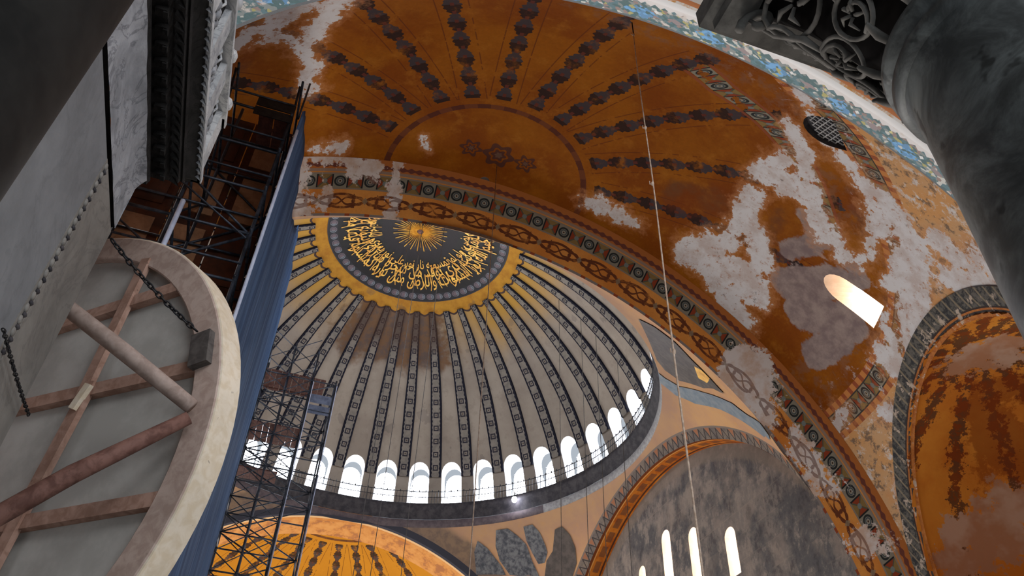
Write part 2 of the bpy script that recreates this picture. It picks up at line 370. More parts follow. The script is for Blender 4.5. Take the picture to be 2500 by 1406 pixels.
ORANGE, OCHRE, RED = (138, 78, 12), (158, 100, 30), (118, 58, 7)
def semi_paint(bright):
    def fn(g):
        p = g.pos()
        n1 = g.noise(p, .35, 5, .6); n2 = g.noise(p, 1.3, 7, .68); n3 = g.noise(p, 9, 3, .6)
        base = g.mix(n1.ramp(.36, .66), ORANGE, RED)
        base = g.mix(n2.ramp(.5, .75) * .55, base, OCHRE)
        base = g.gain(base, n3 * .3 + .85)
        if bright: base = g.mix(.55, base, (236, 160, 40))  # strong light on the east vault mixed into its base colour
        low, bv, bs = g.attr('low'), g.attr('bv'), g.attr('bs')     # low: metres below the base border
        # ribs of dark lozenges
        rb, s = g.attr('rib'), g.attr('run')
        d = rb.abs()
        fray = (g.noise(p, 7, 2, .7) - .5) * .14
        w = (s * 2.75).sin().abs() * .2 + .12
        on = ((s * 26).sin() * .03 + w + fray > d) * (s > 4.95) * (low < -1.6 + (n2 - .5) * 1.2)
        ink = g.mix((s * .87).fr() > .5, (30, 24, 26), (50, 50, 56))
        ink = g.mix((d < .07) * ((s * 1.75).fr() < .35), ink, (84, 40, 34))
        c = g.mix(on * (n2.ramp(.78, .5) * .92), base, ink)
        line = ((d - .56).abs() < .022) * (s > 4.9) * (low < -2.0) * (n2 < .56)
        c = g.mix(line * .7, c, (88, 40, 20))
        # half roundel at the crown and its flower
        ring = ((s - 4.45).abs() < .13 + fray * .5)
        c = g.mix(ring * .85, c, g.mix((g.attr('azm') * 26).sin() > 0, (70, 34, 30), (96, 52, 34)))
        x, y, z = g.xyz(p)
        sgn = -1.0 if not bright else 1.0
        fx = x * sgn - 19.15
        for cy, rr in ((-.12, .62), (1.12, .42), (-1.36, .42)):
            q = y - cy
            e = (q * q + fx * fx).sq(); ph = fx.at2(q)
            rad = (ph * 6).cos() * .10 + rr
            c = g.mix((e < rad) * ((e - rad * .55).abs() > .05) * .8, c, (62, 40, 40))
            c = g.mix((e < rad * .25), c, (96, 70, 56))
        # border round the foot of the vault, its edge lines, and the mottled spandrels below
        sp = g.mix(n1.ramp(.42, .6), (192, 152, 112), (198, 146, 94))
        sp = g.mix(g.noise(p, 2.1, 6, .75).ramp(.52, .6) * .8, sp, (96, 84, 76))
        sp = g.mix(g.noise(p, 1.9, 7, .75).ramp(.53, .60) * .85, sp, (202, 190, 180))
        c = g.mix(low.ramp(-.1, .1), c, sp)
        zone = low.ramp(-2.5, -2.3) * low.ramp(.1, -.1)
        c = g.mix(zone * g.noise(p, 1.7, 6, .7).ramp(.48, .62) * .55, c, (120, 82, 60))
        ub = (low + 2.35) / .3                                         # thin border over the windows
        ubm = (ub.abs() < 1) * g.attr('ubm')
        c = g.mix(ubm * (n2 > .42), c, rosettes(g, bs, ub, .6))
        c = g.mix(((ub.abs() - 1.25).abs() < .16) * g.attr('ubm') * .8, c, (132, 70, 46))
        bm = bv.abs() < 1
        tile = rosettes(g, bs, bv, .62)
        c = g.mix(bm * .92, c, tile)
        e1 = (bv.abs() - 1.45).abs()
        c = g.mix((e1 < .45) * .9, c, g.mix((bs * 12).sin() > .2, (186, 120, 66), (140, 72, 46)))
        c = g.mix(((bv.abs() - 1.02).abs() < .08), c, (60, 56, 52))
        c = g.mix((g.attr('dark') + (n2 - .5) * 1.6).ramp(.25, -.45) * .6, c, g.mix(n1.ramp(.4, .6), (78, 56, 46), (112, 50, 16)))
        cem = g.mix(g.noise(p, 1.6, 6, .7).ramp(.35, .7), (122, 104, 102), (152, 134, 126))
        c = g.mix((g.attr('cement') + (n2 - .5) * .8).ramp(.06, -.06), c, cem)
        pl = g.mix(g.noise(p, 1.1, 5, .65).ramp(.4, .65), (204, 200, 200), (186, 172, 166))
        n5 = g.noise(p, 4.2, 6, .75)
        wd = g.attr('white') - .08 + (n2 - .5) * 1.9 + (n5 - .5) * .9
        c = g.mix(wd.ramp(.5, .0) * .5, c, (190, 130, 84))                 # paint worn thin round the losses
        m = wd.ramp(.05, -.06)
        pl = g.mix(n5.ramp(.54, .68) * .75, pl, (160, 104, 64))
        pl = g.mix(g.noise(p, 2.3, 6, .75).ramp(.63, .68) * .6, pl, (92, 72, 62))
        c = g.mix(m, c, pl)
        m2 = g.noise(p, 1.9, 8, .72).ramp(.60, .63) * low.ramp(-1.8, .6)  # scattered losses low down
        c = g.mix(m2 * .9, c, pl)
        return c, n2 + m * .2
    return fn
def arch_paint(g):
    p = g.pos()
    s, t = g.attr('s'), g.attr('t')                     # t 0 at the vault, 1 at the lower edge
    n1 = g.noise(p, .5, 4, .6); n2 = g.noise(p, 1.5, 7, .7)
    c = g.mix(n1.ramp(.35, .65), (204, 138, 68), (188, 116, 50))
    c = g.gain(c, g.noise(p, 12, 2, .6) * .2 + .9)
    # arabesque chain
    v = (t - .735) / .125
    k = s / 2.1
    w1 = (k * math.pi).sin().abs()
    ln = ((v.abs() - w1 * .92).abs() < .17) * (w1 > .08)
    u = k.fr() * 2 - 1
    w2 = (k * math.pi * 2).sin() * .55 + (k * math.pi * 6).sin() * .16
    curl = ((v - w2).abs() < .14) + ((v + w2).abs() < .14)
    curl = curl + (((u.abs() - .5) * 2.4).pw(2.0) + (v * .62).pw(2.0)).sq() .ramp(.24, .16)
    leaf = ((u.abs() - .5).abs() < .05 + (v * 9).sin() * .03) * ((v.abs() - .75).abs() < .22)
    kn = ((1 - u.abs()) * 4.6 + v.abs() < .55)
    c = g.mix((ln + curl + leaf).mn(1.0) * n2.ramp(.75, .5), c, (98, 54, 34))
    c = g.mix(kn * .8, c, (128, 112, 92))
    # rosette border with its grey edges
    v2 = (t - .40) / .115
    c = g.mix(v2.abs() < 1, c, rosettes(g, s, v2, .66))
    c = g.mix((v2.abs() - 1.1).abs() < .12, c, (128, 116, 104))
    # serrated purple line next to the vault
    c = g.mix(t < .19, c, (166, 100, 50))
    c = g.mix(((t - .13).abs() < (s * 17).sin() * .012 + .03), c, (104, 60, 50))
    c = g.mix((t - .215).abs() < .025, c, (140, 118, 104))
    c = g.mix(t > .955, c, (126, 116, 112))
    c = g.mix((t > .955) * ((s / .9).fr() < .25), c, (140, 70, 44))
    c = g.mix((g.attr('purple') + (n2 - .5)).ramp(.05, -.1) * .8, c, (126, 90, 76))
    pl = g.mix(g.noise(p, 1.2, 5, .65).ramp(.4, .65), (206, 198, 194), (190, 164, 146))
    m = (g.attr('white') + (n2 - .5) * 1.8 + (g.noise(p, 5, 5, .75) - .5) * .9).ramp(.06, -.05)
    keep = (ln + curl).mn(1.0) * (n1 > .42) * .65
    c = g.mix(m * (1 - keep), c, pl)
    return c, n2
def mosaic_paint(g):
    """blue, white and gold tesserae of the west barrel's face: t 0..1 from its lower edge"""
    p = g.pos()
    s, t = g.attr('s'), g.attr('t')
    cell = g.vec(s, t * 1.1, 0.0)
    vc = g.vor(cell, 9.5, 1); x, y, z = g.xyz(vc)
    n = g.noise(cell, 2.2, 5, .7)
    c = g.mix(x > .5, (88, 112, 112), (100, 126, 130))
    c = g.mix(x > .8, c, (138, 144, 140)); c = g.mix(y > .9, c, (196, 194, 184)); c = g.mix(y < .06, c, (172, 164, 110)); c = g.mix(z > .9, c, (150, 130, 122))
    big = ((s / 1.75).fr() - .5).abs() * 2
    c = g.mix(((t - .38).abs() * 1.7 + big + (n - .5) * .8 < .5) * (x > .25), c, g.mix(y > .5, (118, 166, 204), (104, 144, 176)))
    c = g.mix((t - .45).abs() * 2.6 + (1 - big) * 1.2 + (n - .5) * .9 < .3, c, (150, 136, 134))
    c = g.mix(((t - .58).abs() * 3.2 + ((s / 1.75 + .22).fr() - .5).abs() * 7 < .26), c, (222, 220, 214))
    c = g.mix(((t - .7).abs() * 3.2 + ((s / 1.75 + .72).fr() - .5).abs() * 7 < .22), c, (206, 196, 140))
    tooth = (((s / .24).fr() - .5).abs()) * .26
    c = g.mix(t > .76 + tooth, c, (214, 208, 202))
    c = g.mix(t < .07, c, (104, 106, 106))
    c = g.mix(g.noise(p, 1.2, 6, .7).ramp(.58, .64), c, (206, 196, 186))
    return c, g.noise(p, 14, 2, .5)
def barrel_paint(g):
    p = g.pos(); s, t = g.attr('s'), g.attr('t')        # t metres from the arch's edge
    n = g.noise(p, 1.4, 6, .7)
    c = g.mix(n.ramp(.45, .58), (206, 196, 186), (190, 134, 74))
    k = (((s / .5).fr() - .5).abs() * 2 + ((t / .5).fr() - .5).abs() * 2)
    c = g.mix((k < .8) * (t > .34), c, (98, 132, 178)); c = g.mix((k < .35) * (t > .34), c, (196, 176, 120))
    c = g.mix((t - .26).abs() < .06, c, (190, 120, 76))
    c = g.mix(t < .13, c, (218, 212, 206))
    return c, n
def conch_paint(g):
    p = g.pos(); s, d = g.attr('run'), g.attr('rib').abs()
    n1 = g.noise(p, .6, 4, .6); n2 = g.noise(p, 2.0, 7, .7)
    c = g.mix(n1.ramp(.35, .65), (206, 140, 56), (190, 118, 44))
    n6 = g.noise(p, 2.6, 6, .75)
    on = (d + (n6 - .5) * 2.2 < .22) * (s > .6)
    c = g.mix(on * .85, c, g.mix(n2 > .5, (104, 44, 28), (70, 50, 44)))
    c = g.mix((g.attr('dark') - .5 + (n2 - .5) * 1.8).ramp(.1, -.1) * .6, c, (128, 62, 26))
    pl = g.mix(n1.ramp(.4, .6), (182, 156, 138), (166, 124, 96))
    c = g.mix(n6.ramp(.6, .7) * .6, c, (200, 132, 52))
    c = g.mix((g.attr('white') - .55 + (n2 - .5) * 1.9 + (n6 - .5) * .9).ramp(.06, -.05), c, pl)
    return c, n2
def conch_edge_paint(g):
    p = g.pos(); t, s = g.attr('t'), g.attr('s')
    n = g.noise(p, 4, 6, .8)
    c = g.mix(n.ramp(.45, .55), (46, 46, 48), (92, 88, 82))
    c = g.mix(((s / .5).fr() - .5).abs() < .1, c, (120, 108, 90))
    c = g.mix(t < .34, c, g.mix(n.ramp(.4, .6), (176, 110, 52), (150, 84, 36)))
    c = g.mix((t - .2).abs() < .04, c, (60, 52, 48)); c = g.mix((t - .34).abs() < .03, c, (52, 40, 36))
    c = g.mix(g.noise(p, 1.7, 6, .7).ramp(.56, .62) * (s > 8), c, (176, 158, 142))
    return c, n
def dome_paint(g):
    p = g.pos(); s, l = g.attr('run'), g.attr('rib').abs()          # metres from the crown, metres from the nearest rib's line
    n1 = g.noise(p, .3, 5, .6); n2 = g.noise(p, 1.4, 6, .68)
    c = g.mix(n1.ramp(.35, .65), (158, 146, 133), (144, 132, 120))
    c = g.mix(n2.ramp(.5, .7) * .35, c, (120, 108, 98))
    oc = (s + (n1 - .5) * 5).ramp(13.0, 8.2)
    c = g.mix(oc * (1 - g.attr('east')), c, (176, 134, 62))
    c = g.mix((g.attr('east') + (n2 - .5) * .7).ramp(.45, .75) * (s + (n1 - .5) * 5).ramp(12.6, 11.6) * .85, c, g.mix(n2.ramp(.4, .6), (78, 62, 58), (104, 72, 44)))
    ed = (g.attr('phase')).cos() * .13 + 7.55
    c = g.mix(s < ed + .16, c, (74, 58, 54))
    c = g.mix(s < ed, c, g.mix(n2.ramp(.35, .7), (182, 132, 50), (160, 108, 44)))
    c = g.mix(g.noise(p, .8, 3, .5).ramp(.66, .68) * .3, c, (90, 84, 82))
    return c, n2
def dome_rib_paint(g):
    p = g.pos(); u, v = g.attr('u'), g.attr('run')                   # u -1..1 across
    n = g.noise(p, 2.0, 5, .65)
    a = u.abs()
    c = g.mix(n.ramp(.35, .7), (134, 126, 116), (112, 106, 100))
    sq = a * .47
    k = ((v / 1.02).fr() - .5).abs() * 1.02
    m = sq.mx(k)
    c = g.mix((m - .17).abs() < .05, c, (52, 50, 56)); c = g.mix(m < .05, c, (78, 66, 54))
    edge = a + (v * 19).sin() * .05 + (n - .5) * .14
    c = g.mix(edge > .66, c, (34, 34, 44))  # serrated blue border, widened to stand in for shade on rib sides
    c = g.mix((v + (n - .5) * 2.4).ramp(11.5, 9.5) * g.attr('east') * .75, c, (70, 52, 44))
    return c, n
def medallion_paint(g):
    p = g.pos(); s = g.attr('run'); ph = g.attr('phase')
    n = g.noise(p, 3, 4, .6)
    c = g.mix(n, (26, 24, 24), (38, 34, 32))
    k = (ph * (1.4 / (2 * math.pi)) + 20).fr() * 2 - 1
    t = (s - 6.12) / .3
    r = (k * k + t * t).sq()
    band = g.mix(r < .85, (40, 40, 44), g.mix((ph * .223).fr() > .4, (112, 116, 122), (104, 88, 92)))
    band = g.mix((r - .6).abs() < .07, band, (64, 66, 70))
    c = g.mix(t.abs() < 1.0, c, band)
    c = g.mix((t - 1.35).abs() < .2, c, (48, 46, 52))
    c = g.mix(s < 2.75, c, (34, 28, 30)); c = g.mix(s < 1.9, c, (48, 40, 40))
    return c, n
def pendentive_paint(g):
    p = g.pos(); n1 = g.noise(p, .35, 5, .6); n2 = g.noise(p, 1.6, 6, .68)
    c = g.mix(n1.ramp(.35, .65), (204, 158, 112), (188, 144, 114))
    c = g.mix(n2.ramp(.5, .72) * .5, c, (206, 154, 92))
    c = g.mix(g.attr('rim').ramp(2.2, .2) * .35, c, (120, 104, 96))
    sb, s = g.attr('sb'), g.attr('s')
    tri = ((s / .62).fr() - .5).abs() * 2
    bd = g.mix(n2.ramp(.4, .6), (128, 114, 102), (104, 96, 92))
    bd = g.mix((tri - (sb / .62)).abs() < .14, bd, (70, 62, 60)); bd = g.mix((tri < sb / .62 - .3) * ((s / 1.24).fr() > .5), bd, (158, 106, 78))
    c = g.mix(sb < .66, c, bd); c = g.mix((sb - .72).abs() < .06, c, (126, 112, 104))
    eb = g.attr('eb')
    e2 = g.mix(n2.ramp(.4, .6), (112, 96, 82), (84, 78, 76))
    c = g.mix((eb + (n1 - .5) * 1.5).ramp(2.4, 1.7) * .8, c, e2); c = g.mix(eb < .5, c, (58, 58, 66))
    return c, n2
def tympanum_paint(g):
    p = g.pos(); x, y, z = g.xyz(p)
    q = g.vec(x, z, 0.0)
    n1 = g.noise(q, .35, 6, .65); n2 = g.noise(g.vec(x * 1.15, z * .75, 3.0), 1.1, 7, .75)
    n3 = g.noise(g.vec(x, z * .6, 8.0), .8, 5, .6)
    c = g.mix(n1.ramp(.42, .58), (98, 95, 95), (134, 124, 117))
    c = g.mix(n2.ramp(.5, .62) * .7, c, (160, 146, 134)); c = g.mix(n2.ramp(.48, .36) * .7, c, (76, 72, 74))
    row = (z / 1.25); ro = row.fl()
    off = (ro * .5).fr() * 2 * .9
    kx = (x + off) / 1.85
    bx = kx.fr(); bz = row.fr()
    tone = g.xyz(g.vor(g.vec(kx.fl() * 7.3, ro * 5.1, 0.0), 1.0, 1))[0]
    c = g.mix((tone - .3).abs() * n3.ramp(.45, .6) * .6, c, (152, 136, 124))
    jt = ((bx - .5).abs() > .482) + ((bz - .5).abs() > .475)
    c = g.mix(jt.mn(1.0) * n1.ramp(.4, .6) * .5, c, (150, 136, 124))
    rad = ((x + .5) * (x + .5) + (z - 20.8) * (z - 20.8)).sq()
    c = g.mix((rad + (g.noise(g.vec(x * 6, z, 0.0), 1.5, 4, .7) - .5) * .9).ramp(16.3, 16.6) * .6, c, (140, 126, 112))
    return c, n2
def soffit_paint(g):
    p = g.pos(); s, t = g.attr('s'), g.attr('t'); n = g.noise(p, 1.2, 6, .65)
    c = g.mix(n.ramp(.35, .65), (196, 116, 40), (164, 82, 26))
    c = g.mix(((t - .5).abs() < .16) * ((s / 1.3).fr() < .7) * .7, c, (92, 62, 48))
    c = g.mix((t - .82).abs() < .05, c, (84, 50, 34)); c = g.mix(t < .14, c, (112, 58, 30)); c = g.mix((t - .18).abs() < .03, c, (206, 150, 84))
    return c, n
def east_soffit_paint(g):
    p = g.pos(); s, t = g.attr('s'), g.attr('t'); n = g.noise(p, 1.2, 6, .65)
    c = g.mix(n.ramp(.35, .65), (214, 150, 84), (196, 124, 60))
    c = g.mix(n.ramp(.5, .6) * .6 * (t > .3), c, (150, 100, 74))
    c = g.mix(t < .1, c, (60, 60, 70)); c = g.mix((t - .14).abs() < .04, c, (222, 180, 130))
    return c, n
def marble(a, b, dark, vein, sc=1.0):
    def fn(g):
        p = g.pos(); n1 = g.noise(p, .9 * sc, 5, .6, .8); n2 = g.noise(p, 5 * sc, 5, .7)
        c = g.mix(n1.ramp(.32, .68), a, b)
        v = (g.noise(p, .7 * sc, 6, .6, 2.0) - .5).abs().ramp(.035, .0)
        c = g.mix(v * vein, c, dark)
        c = g.gain(c, n2 * .5 + .75)
        return c, n2
    return fn
def verd(g):
    p = g.pos(); n = g.noise(p, 3, 6, .7, .5); v = g.vor(g.vec(*[a * b for a, b in zip(g.xyz(p), (1, 1, .55))]), 5.5, 0)
    c = g.mix(n.ramp(.35, .7), (58, 60, 60), (116, 120, 119))
    c = g.mix((v + (n - .5) * .5).ramp(.16, .08) * n.ramp(.45, .6) * .8, c, (168, 170, 166))
    c = g.mix(g.noise(p, 6, 3, .6).ramp(.62, .7) * .7, c, (18, 20, 20))
    return c, n
def wood(a, b, sc=1.0, along=(1, 1, 1)):
    def fn(g):
        p = g.pos(); x, y, z = g.xyz(p)
        n = g.noise(g.vec(x * along[0], y * along[1], z * along[2]), 6 * sc, 5, .6, .6); n2 = g.noise(p, 1.1, 4, .6)
        c = g.mix(n.ramp(.35, .65), a, b)
        c = g.gain(c, n2 * .5 + .75)
        c = g.mix(g.noise(p, 9, 3, .7).ramp(.68, .74) * .5, c, (60, 46, 40))
        return c, n
    return fn
def plain(a, b, sc=2.0):
    def fn(g):
        n = g.noise(g.pos(), sc, 5, .65)
        return g.mix(n.ramp(.35, .65), a, b), n
    return fn
def sheet_paint(g):
    p = g.pos(); x, y, z = g.xyz(p)
    n = g.noise(g.vec(x * 2.2, y, z * .08), 1.4, 5, .6); n2 = g.noise(p, .6, 5, .6)
    c = g.mix(n.ramp(.35, .68), (42, 64, 96), (72, 98, 134))
    c = g.mix(n2.ramp(.5, .7) * .5, c, (28, 58, 92))
    c = g.mix(g.noise(p, 16, 2, .5).ramp(.77, .79) * g.noise(p, .8, 1, .5).ramp(.56, .62), c, (190, 205, 220))
    return c, n

M = {}
M['semi'] = material('painted_orange_plaster', semi_paint(False), .75, .06, bump=(.25, .05))
M['semi_e'] = material('lit_orange_plaster', semi_paint(True), .75, .06)  # east copy of the orange plaster, its strong lighting put into the colour
M['arch'] = material('painted_arch_plaster', arch_paint, .75, .06, bump=(.25, .05))
M['mosaic'] = material('blue_mosaic', mosaic_paint, .45, .4, bump=(.3, .03))
M['barrel'] = material('barrel_mosaic', barrel_paint, .6, .3)
M['conch'] = material('painted_conch_plaster', conch_paint, .8, .06, bump=(.25, .05))
M['conch_edge'] = material('painted_conch_border', conch_edge_paint, .8, .2)
M['dome'] = material('painted_dome_plaster', dome_paint, .8, .06)
M['dome_rib'] = material('painted_dome_rib', dome_rib_paint, .8, .06)
M['medal'] = material('black_medallion', medallion_paint, .6, .3)
M['gold'] = material('gilding', plain((248, 196, 84), (214, 148, 50)), .5, .5, .1)
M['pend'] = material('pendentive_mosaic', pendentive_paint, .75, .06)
M['tymp'] = material('tympanum_plaster', tympanum_paint, .85, .06)
M['soffit'] = material('painted_soffit', soffit_paint, .8, .06)
M['soffit_e'] = material('painted_east_soffit', east_soffit_paint, .8, .06)
M['marble'] = material('grey_marble', marble((112, 114, 117), (126, 128, 131), (96, 98, 101), .3, .7), .55, .35, bump=(.15, .02))
M['marble_dk'] = material('brown_grey_marble', marble((118, 114, 109), (132, 128, 122), (96, 92, 90), .4, 1.2), .6, .3, bump=(.15, .02))
M['frieze'] = material('rough_pale_marble', marble((126, 128, 132), (160, 161, 165), (82, 84, 90), .6, 1.6), .7, .25, bump=(.3, .03))
M['cornice_dk'] = material('shaded_carved_marble', marble((26, 25, 24), (42, 40, 39), (14, 13, 13), .6, 2), .8, .15, bump=(.4, .04))  # shade under the cornice and in its recesses put into the colour
M['cornice_lt'] = material('lit_carved_marble', marble((150, 152, 155), (190, 190, 190), (100, 102, 108), .5, 2), .7, .25, bump=(.2, .02))  # paler copy of the cornice marble, daylight on its front put in
M['verd'] = material('verd_antique', verd, .42, .4, bump=(.1, .02))
M['verd_shade'] = material('shade_dark_stone', plain((24, 23, 22), (40, 38, 36), 3), .6, .2)  # near-black base puts the left column's shade into its stone colour
M['capital'] = material('grey_capital_marble', plain((92, 89, 85), (128, 124, 119), 4), .75, .2)  # one mid-grey base for all the carving
M['recess'] = material('shade_black_recess', plain((14, 12, 12), (26, 22, 21), 4), .9, .1)  # shade inside the groove and behind the capital's openwork, as colour
M['wood_ring'] = material('pale_pink_wood', wood((176, 152, 140), (196, 174, 162)), .75, .2)
M['wood_rim'] = material('cream_painted_wood', wood((214, 196, 170), (226, 212, 192)), .7, .2)
M['wood_red'] = material('reddish_batten_wood', wood((152, 118, 102), (176, 142, 126)), .75, .2)
M['wood_dark'] = material('dark_red_pole_wood', wood((92, 62, 54), (122, 88, 78)), .7, .25)
M['wood_grey'] = material('grey_brown_pole_wood', wood((146, 126, 116), (170, 150, 140)), .7, .25)
M['canvas'] = material('grey_canvas_backing', plain((172, 168, 162), (190, 186, 180), 1.3), .9, .1)
M['iron'] = material('dark_iron', plain((30, 30, 34), (48, 46, 46), 6), .5, .4, .5)
M['steel'] = material('dark_scaffold_tube', plain((34, 38, 46), (66, 72, 84), 5), .45, .45, .5)
M['deck'] = material('red_brown_deck_boards', wood((74, 46, 42), (98, 62, 54)), .8, .2)
M['sheet'] = material('blue_tarpaulin', sheet_paint, .75, .08, bump=(.4, .05))
M['net'] = material('blue_debris_net', plain((76, 82, 98), (100, 106, 122), 3), .7, .2)
M['rope'] = material('pale_rope', plain((196, 176, 158), (160, 138, 120), 8), .8, .2)
M['wire'] = material('dark_wire', plain((70, 66, 64), (96, 90, 86), 8), .6, .3)
M['white_tube'] = material('white_painted_tube', plain((196, 204, 224), (176, 186, 210), 5), .4, .4)
M['reveal'] = material('white_plaster_reveal', plain((226, 228, 230), (236, 237, 238), 1.5), .8, .2)
M['reveal_warm'] = material('peach_plaster_reveal', plain((214, 186, 160), (226, 206, 186), .8), .8, .2)
M['drum'] = material('dark_drum_moulding', plain((44, 42, 46), (70, 66, 68), 2), .7, .25)  # even dark base of the ring cornice, shared by small dark parts
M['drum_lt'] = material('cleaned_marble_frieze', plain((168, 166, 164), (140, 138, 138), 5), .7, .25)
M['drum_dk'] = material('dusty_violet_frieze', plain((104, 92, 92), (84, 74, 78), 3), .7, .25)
M['plaster'] = material('plain_grey_plaster', plain((140, 128, 116), (120, 108, 98), .8), .9, .1)
M['floor'] = material('floor_marble', marble((132, 130, 126), (156, 153, 148), (100, 98, 96), .5), .4, .4)
M['wing1'] = material('slate_blue_mosaic', plain((58, 60, 68), (112, 112, 114), 3.2), .6, .3)
M['wing2'] = material('brown_grey_mosaic', plain((70, 62, 58), (92, 82, 76), 2.2), .6, .3)
M['wing3'] = material('pale_blue_mosaic', plain((104, 118, 130), (128, 136, 142), 2.2), .6, .3)
M['pane'] = emitter('daylit_window_glass', (236, 242, 255), PANE_STRENGTH)
M['pane_soft'] = emitter('hazy_window_glass', (255, 246, 238), PANE_STRENGTH * .7)
M['bulb'] = emitter('bright_bulb', (235, 240, 255), 60)
M['board_peach'] = material('peach_plywood', wood((136, 98, 72), (158, 116, 86), .5), .8, .2)
M['board_red'] = material('dark_red_primed_board', plain((60, 34, 24), (86, 46, 28), 1.5), .8, .2)
M['block'] = material('dark_grey_hook_block', wood((74, 68, 66), (96, 90, 86)), .8, .2)
# ================================================================ THE BUILDING (x runs east down the nave, y north, z up; metres)
def structure(o, label):
    return tag(o, label, kind='structure')

# ---------------------------------------------------------------- main dome
DR, DZ = 17.3, 37.03
def dome_pt(a, z, off=0.0):
    rr = DR - off
    rh = math.sqrt(max(rr * rr - (z - DZ) ** 2, 0))
    return (rh * math.cos(a), rh * math.sin(a), z)
def dome_run(a, s, off=0.0):
    th = s / DR
    return ((DR - off) * math.sin(th) * math.cos(a), (DR - off) * math.sin(th) * math.sin(a), DZ + (DR - off) * math.cos(th))
def dome_attrs(me):
    P = coords(me); a = np.degrees(np.arctan2(P[:, 1], P[:, 0]))
    rh = np.hypot(P[:, 0], P[:, 1])
    attr(me, 'run', DR * np.arctan2(rh, P[:, 2] - DZ))
    attr(me, 'rib', np.abs((a % 9) - 4.5) * np.pi / 180 * rh)
    # 'phase' turns once per rib; written from the vertex's own sector so that it never wraps inside a face
    attr(me, 'phase', np.radians(a) * 40)
    attr(me, 'east', np.clip(1.25 - np.abs(a + 4) / 40, 0, 1))
WZ0, WZ1, WZT = 41.0, 44.9, 44.5            # sill, top of the window zone, crown of the windows
dome = empty('ceiling_main_dome', (0, 0, 41))
structure(dome, 'great ribbed dome with a ring of bright windows and gold calligraphy')
mb = MB()
a_l = np.radians(np.arange(0, 361, 1.0)) - math.pi
smax = DR * math.acos((WZ1 - DZ) / DR)
# the upper bowl
surf(mb, lambda a, s: dome_run(a, s), list(a_l), list(np.linspace(.02, smax, 60)))
shell = mb.build('dome_shell', M['dome'], dome)
dome_attrs(shell.data)
# the window zone, one sector of nine degrees: wall, deep opening, glazing
def sector(k):
    return R(9) * k
hw = R(2.75)
loop = arch_loop(0, hw, WZ0, WZT, .78)
mb = MB()
for k in range(40):
    holed(mb, lambda u, v, k=k: dome_pt(sector(k) + u, v), (-R(4.5), R(4.5), WZ0 - .02, WZ1), loop, 3)
mb.smooth = True
drum = mb.build('window_zone', M['dome'], dome)
dome_attrs(drum.data)
def dome_window():
    pts = [Vector(dome_pt(u, v)) for u, v in loop]
    mr = MB(); n = len(pts)
    outer = [p + Vector((1.15, 0, .0)) for p in pts]
    mr.v = [tuple(p) for p in pts] + [tuple(p + Vector((.5, 0, 0))) for p in pts] + [tuple(p) for p in outer]
    for s_ in range(2):
        for i in range(n): mr.f.append((s_ * n + i, s_ * n + (i + 1) % n, (s_ + 1) * n + (i + 1) % n, (s_ + 1) * n + i))
    xg = max(p.x for p in outer) - .25
    mp = MB(); mp.v = [(xg, p.y, p.z) for p in outer]; mp.f = [tuple(range(n))]
    ml = MB()
    for y in (-.28, .28): ml.bar((xg - .05, y, WZ0), (xg - .05, y, WZT - .25), .035, .05)
    for z in np.arange(WZ0 + .5, WZT - .3, .5): ml.bar((xg - .05, -.78, z), (xg - .05, .78, z), .035, .05)
    return mr.mesh('window', M['reveal']), mp.mesh('pane', M['pane']), ml.mesh('lattice', M['reveal'])
wm, pm, lm = dome_window()
for k in range(40):
    w = put('window', wm, dome); w.rotation_euler = (0, 0, sector(k))
    for nm, me in (('pane', pm), ('lattice', lm)): put(nm, me, w)
# forty ribs standing proud of the bowl between the windows
mr = MB()
ss = np.linspace(7.42, smax + 1.6, 44)
prof = [(-1, 0), (-.98, .13), (-.5, .17), (.5, .17), (.98, .13), (1, 0)]
uu, vv = [], []
for s_ in ss:
    half = .23 + .215 * min(1, (s_ - 7.4) / 7.5)
    rh = DR * math.sin(s_ / DR)
    for u, h in prof:
        q = dome_run(half * u / rh, s_, h); mr.v.append(q); uu.append(u); vv.append(s_)
for i in range(len(ss) - 1):
    for j in range(len(prof) - 1):
        q = i * len(prof) + j; mr.f.append((q, q + 1, q + len(prof) + 1, q + len(prof)))
rib_e = mr.mesh('rib', M['dome_rib']); attr(rib_e, 'u', uu); attr(rib_e, 'run', vv); attr(rib_e, 'east', [1.0] * len(uu))
rib_o = rib_e.copy(); rib_o.attributes['east'].data.foreach_set('value', np.zeros(len(uu), dtype=np.float32))
for k in range(40):
    a = -180 + 9 * k + 4.5
    o = put('rib', rib_e if -26 < a < 16 else rib_o, dome); o.rotation_euler = (0, 0, R(a))
# black medallion at the crown with its gilded sunburst and inscription
mb = MB(); surf(mb, lambda a, s: dome_run(a, s, .04), list(a_l[::2]), [.02, .5, 1, 1.5, 1.9, 2.2, 2.5, 2.75, 3.2, 3.8, 4.4, 5, 5.5, 5.8, 6, 6.2, 6.4, 6.55])
med = mb.build('medallion', M['medal'], dome); dome_attrs(med.data)
for k in range(48):
    a = 2 * math.pi * k / 48; ln = 1.95 if k % 2 else 1.6
    mb = MB(); h = .018 if k % 2 else .011
    mb.v = [dome_run(a - .08, .24, .09), dome_run(a + .08, .24, .09), dome_run(a + h, ln, .09), dome_run(a - h, ln, .09), dome_run(a, .24, .16), dome_run(a, ln, .12)]
    mb.f = [(0, 4, 5, 3), (4, 1, 2, 5), (0, 1, 4), (3, 5, 2)]
    mb.build('ray', M['gold'], med)
mb = MB(); mb.lathe([(0, -.16), (.2, -.14), (.26, 0)], (0, 0, DZ + DR - .02), 16); mb.build('boss', M['wood_dark'], med)
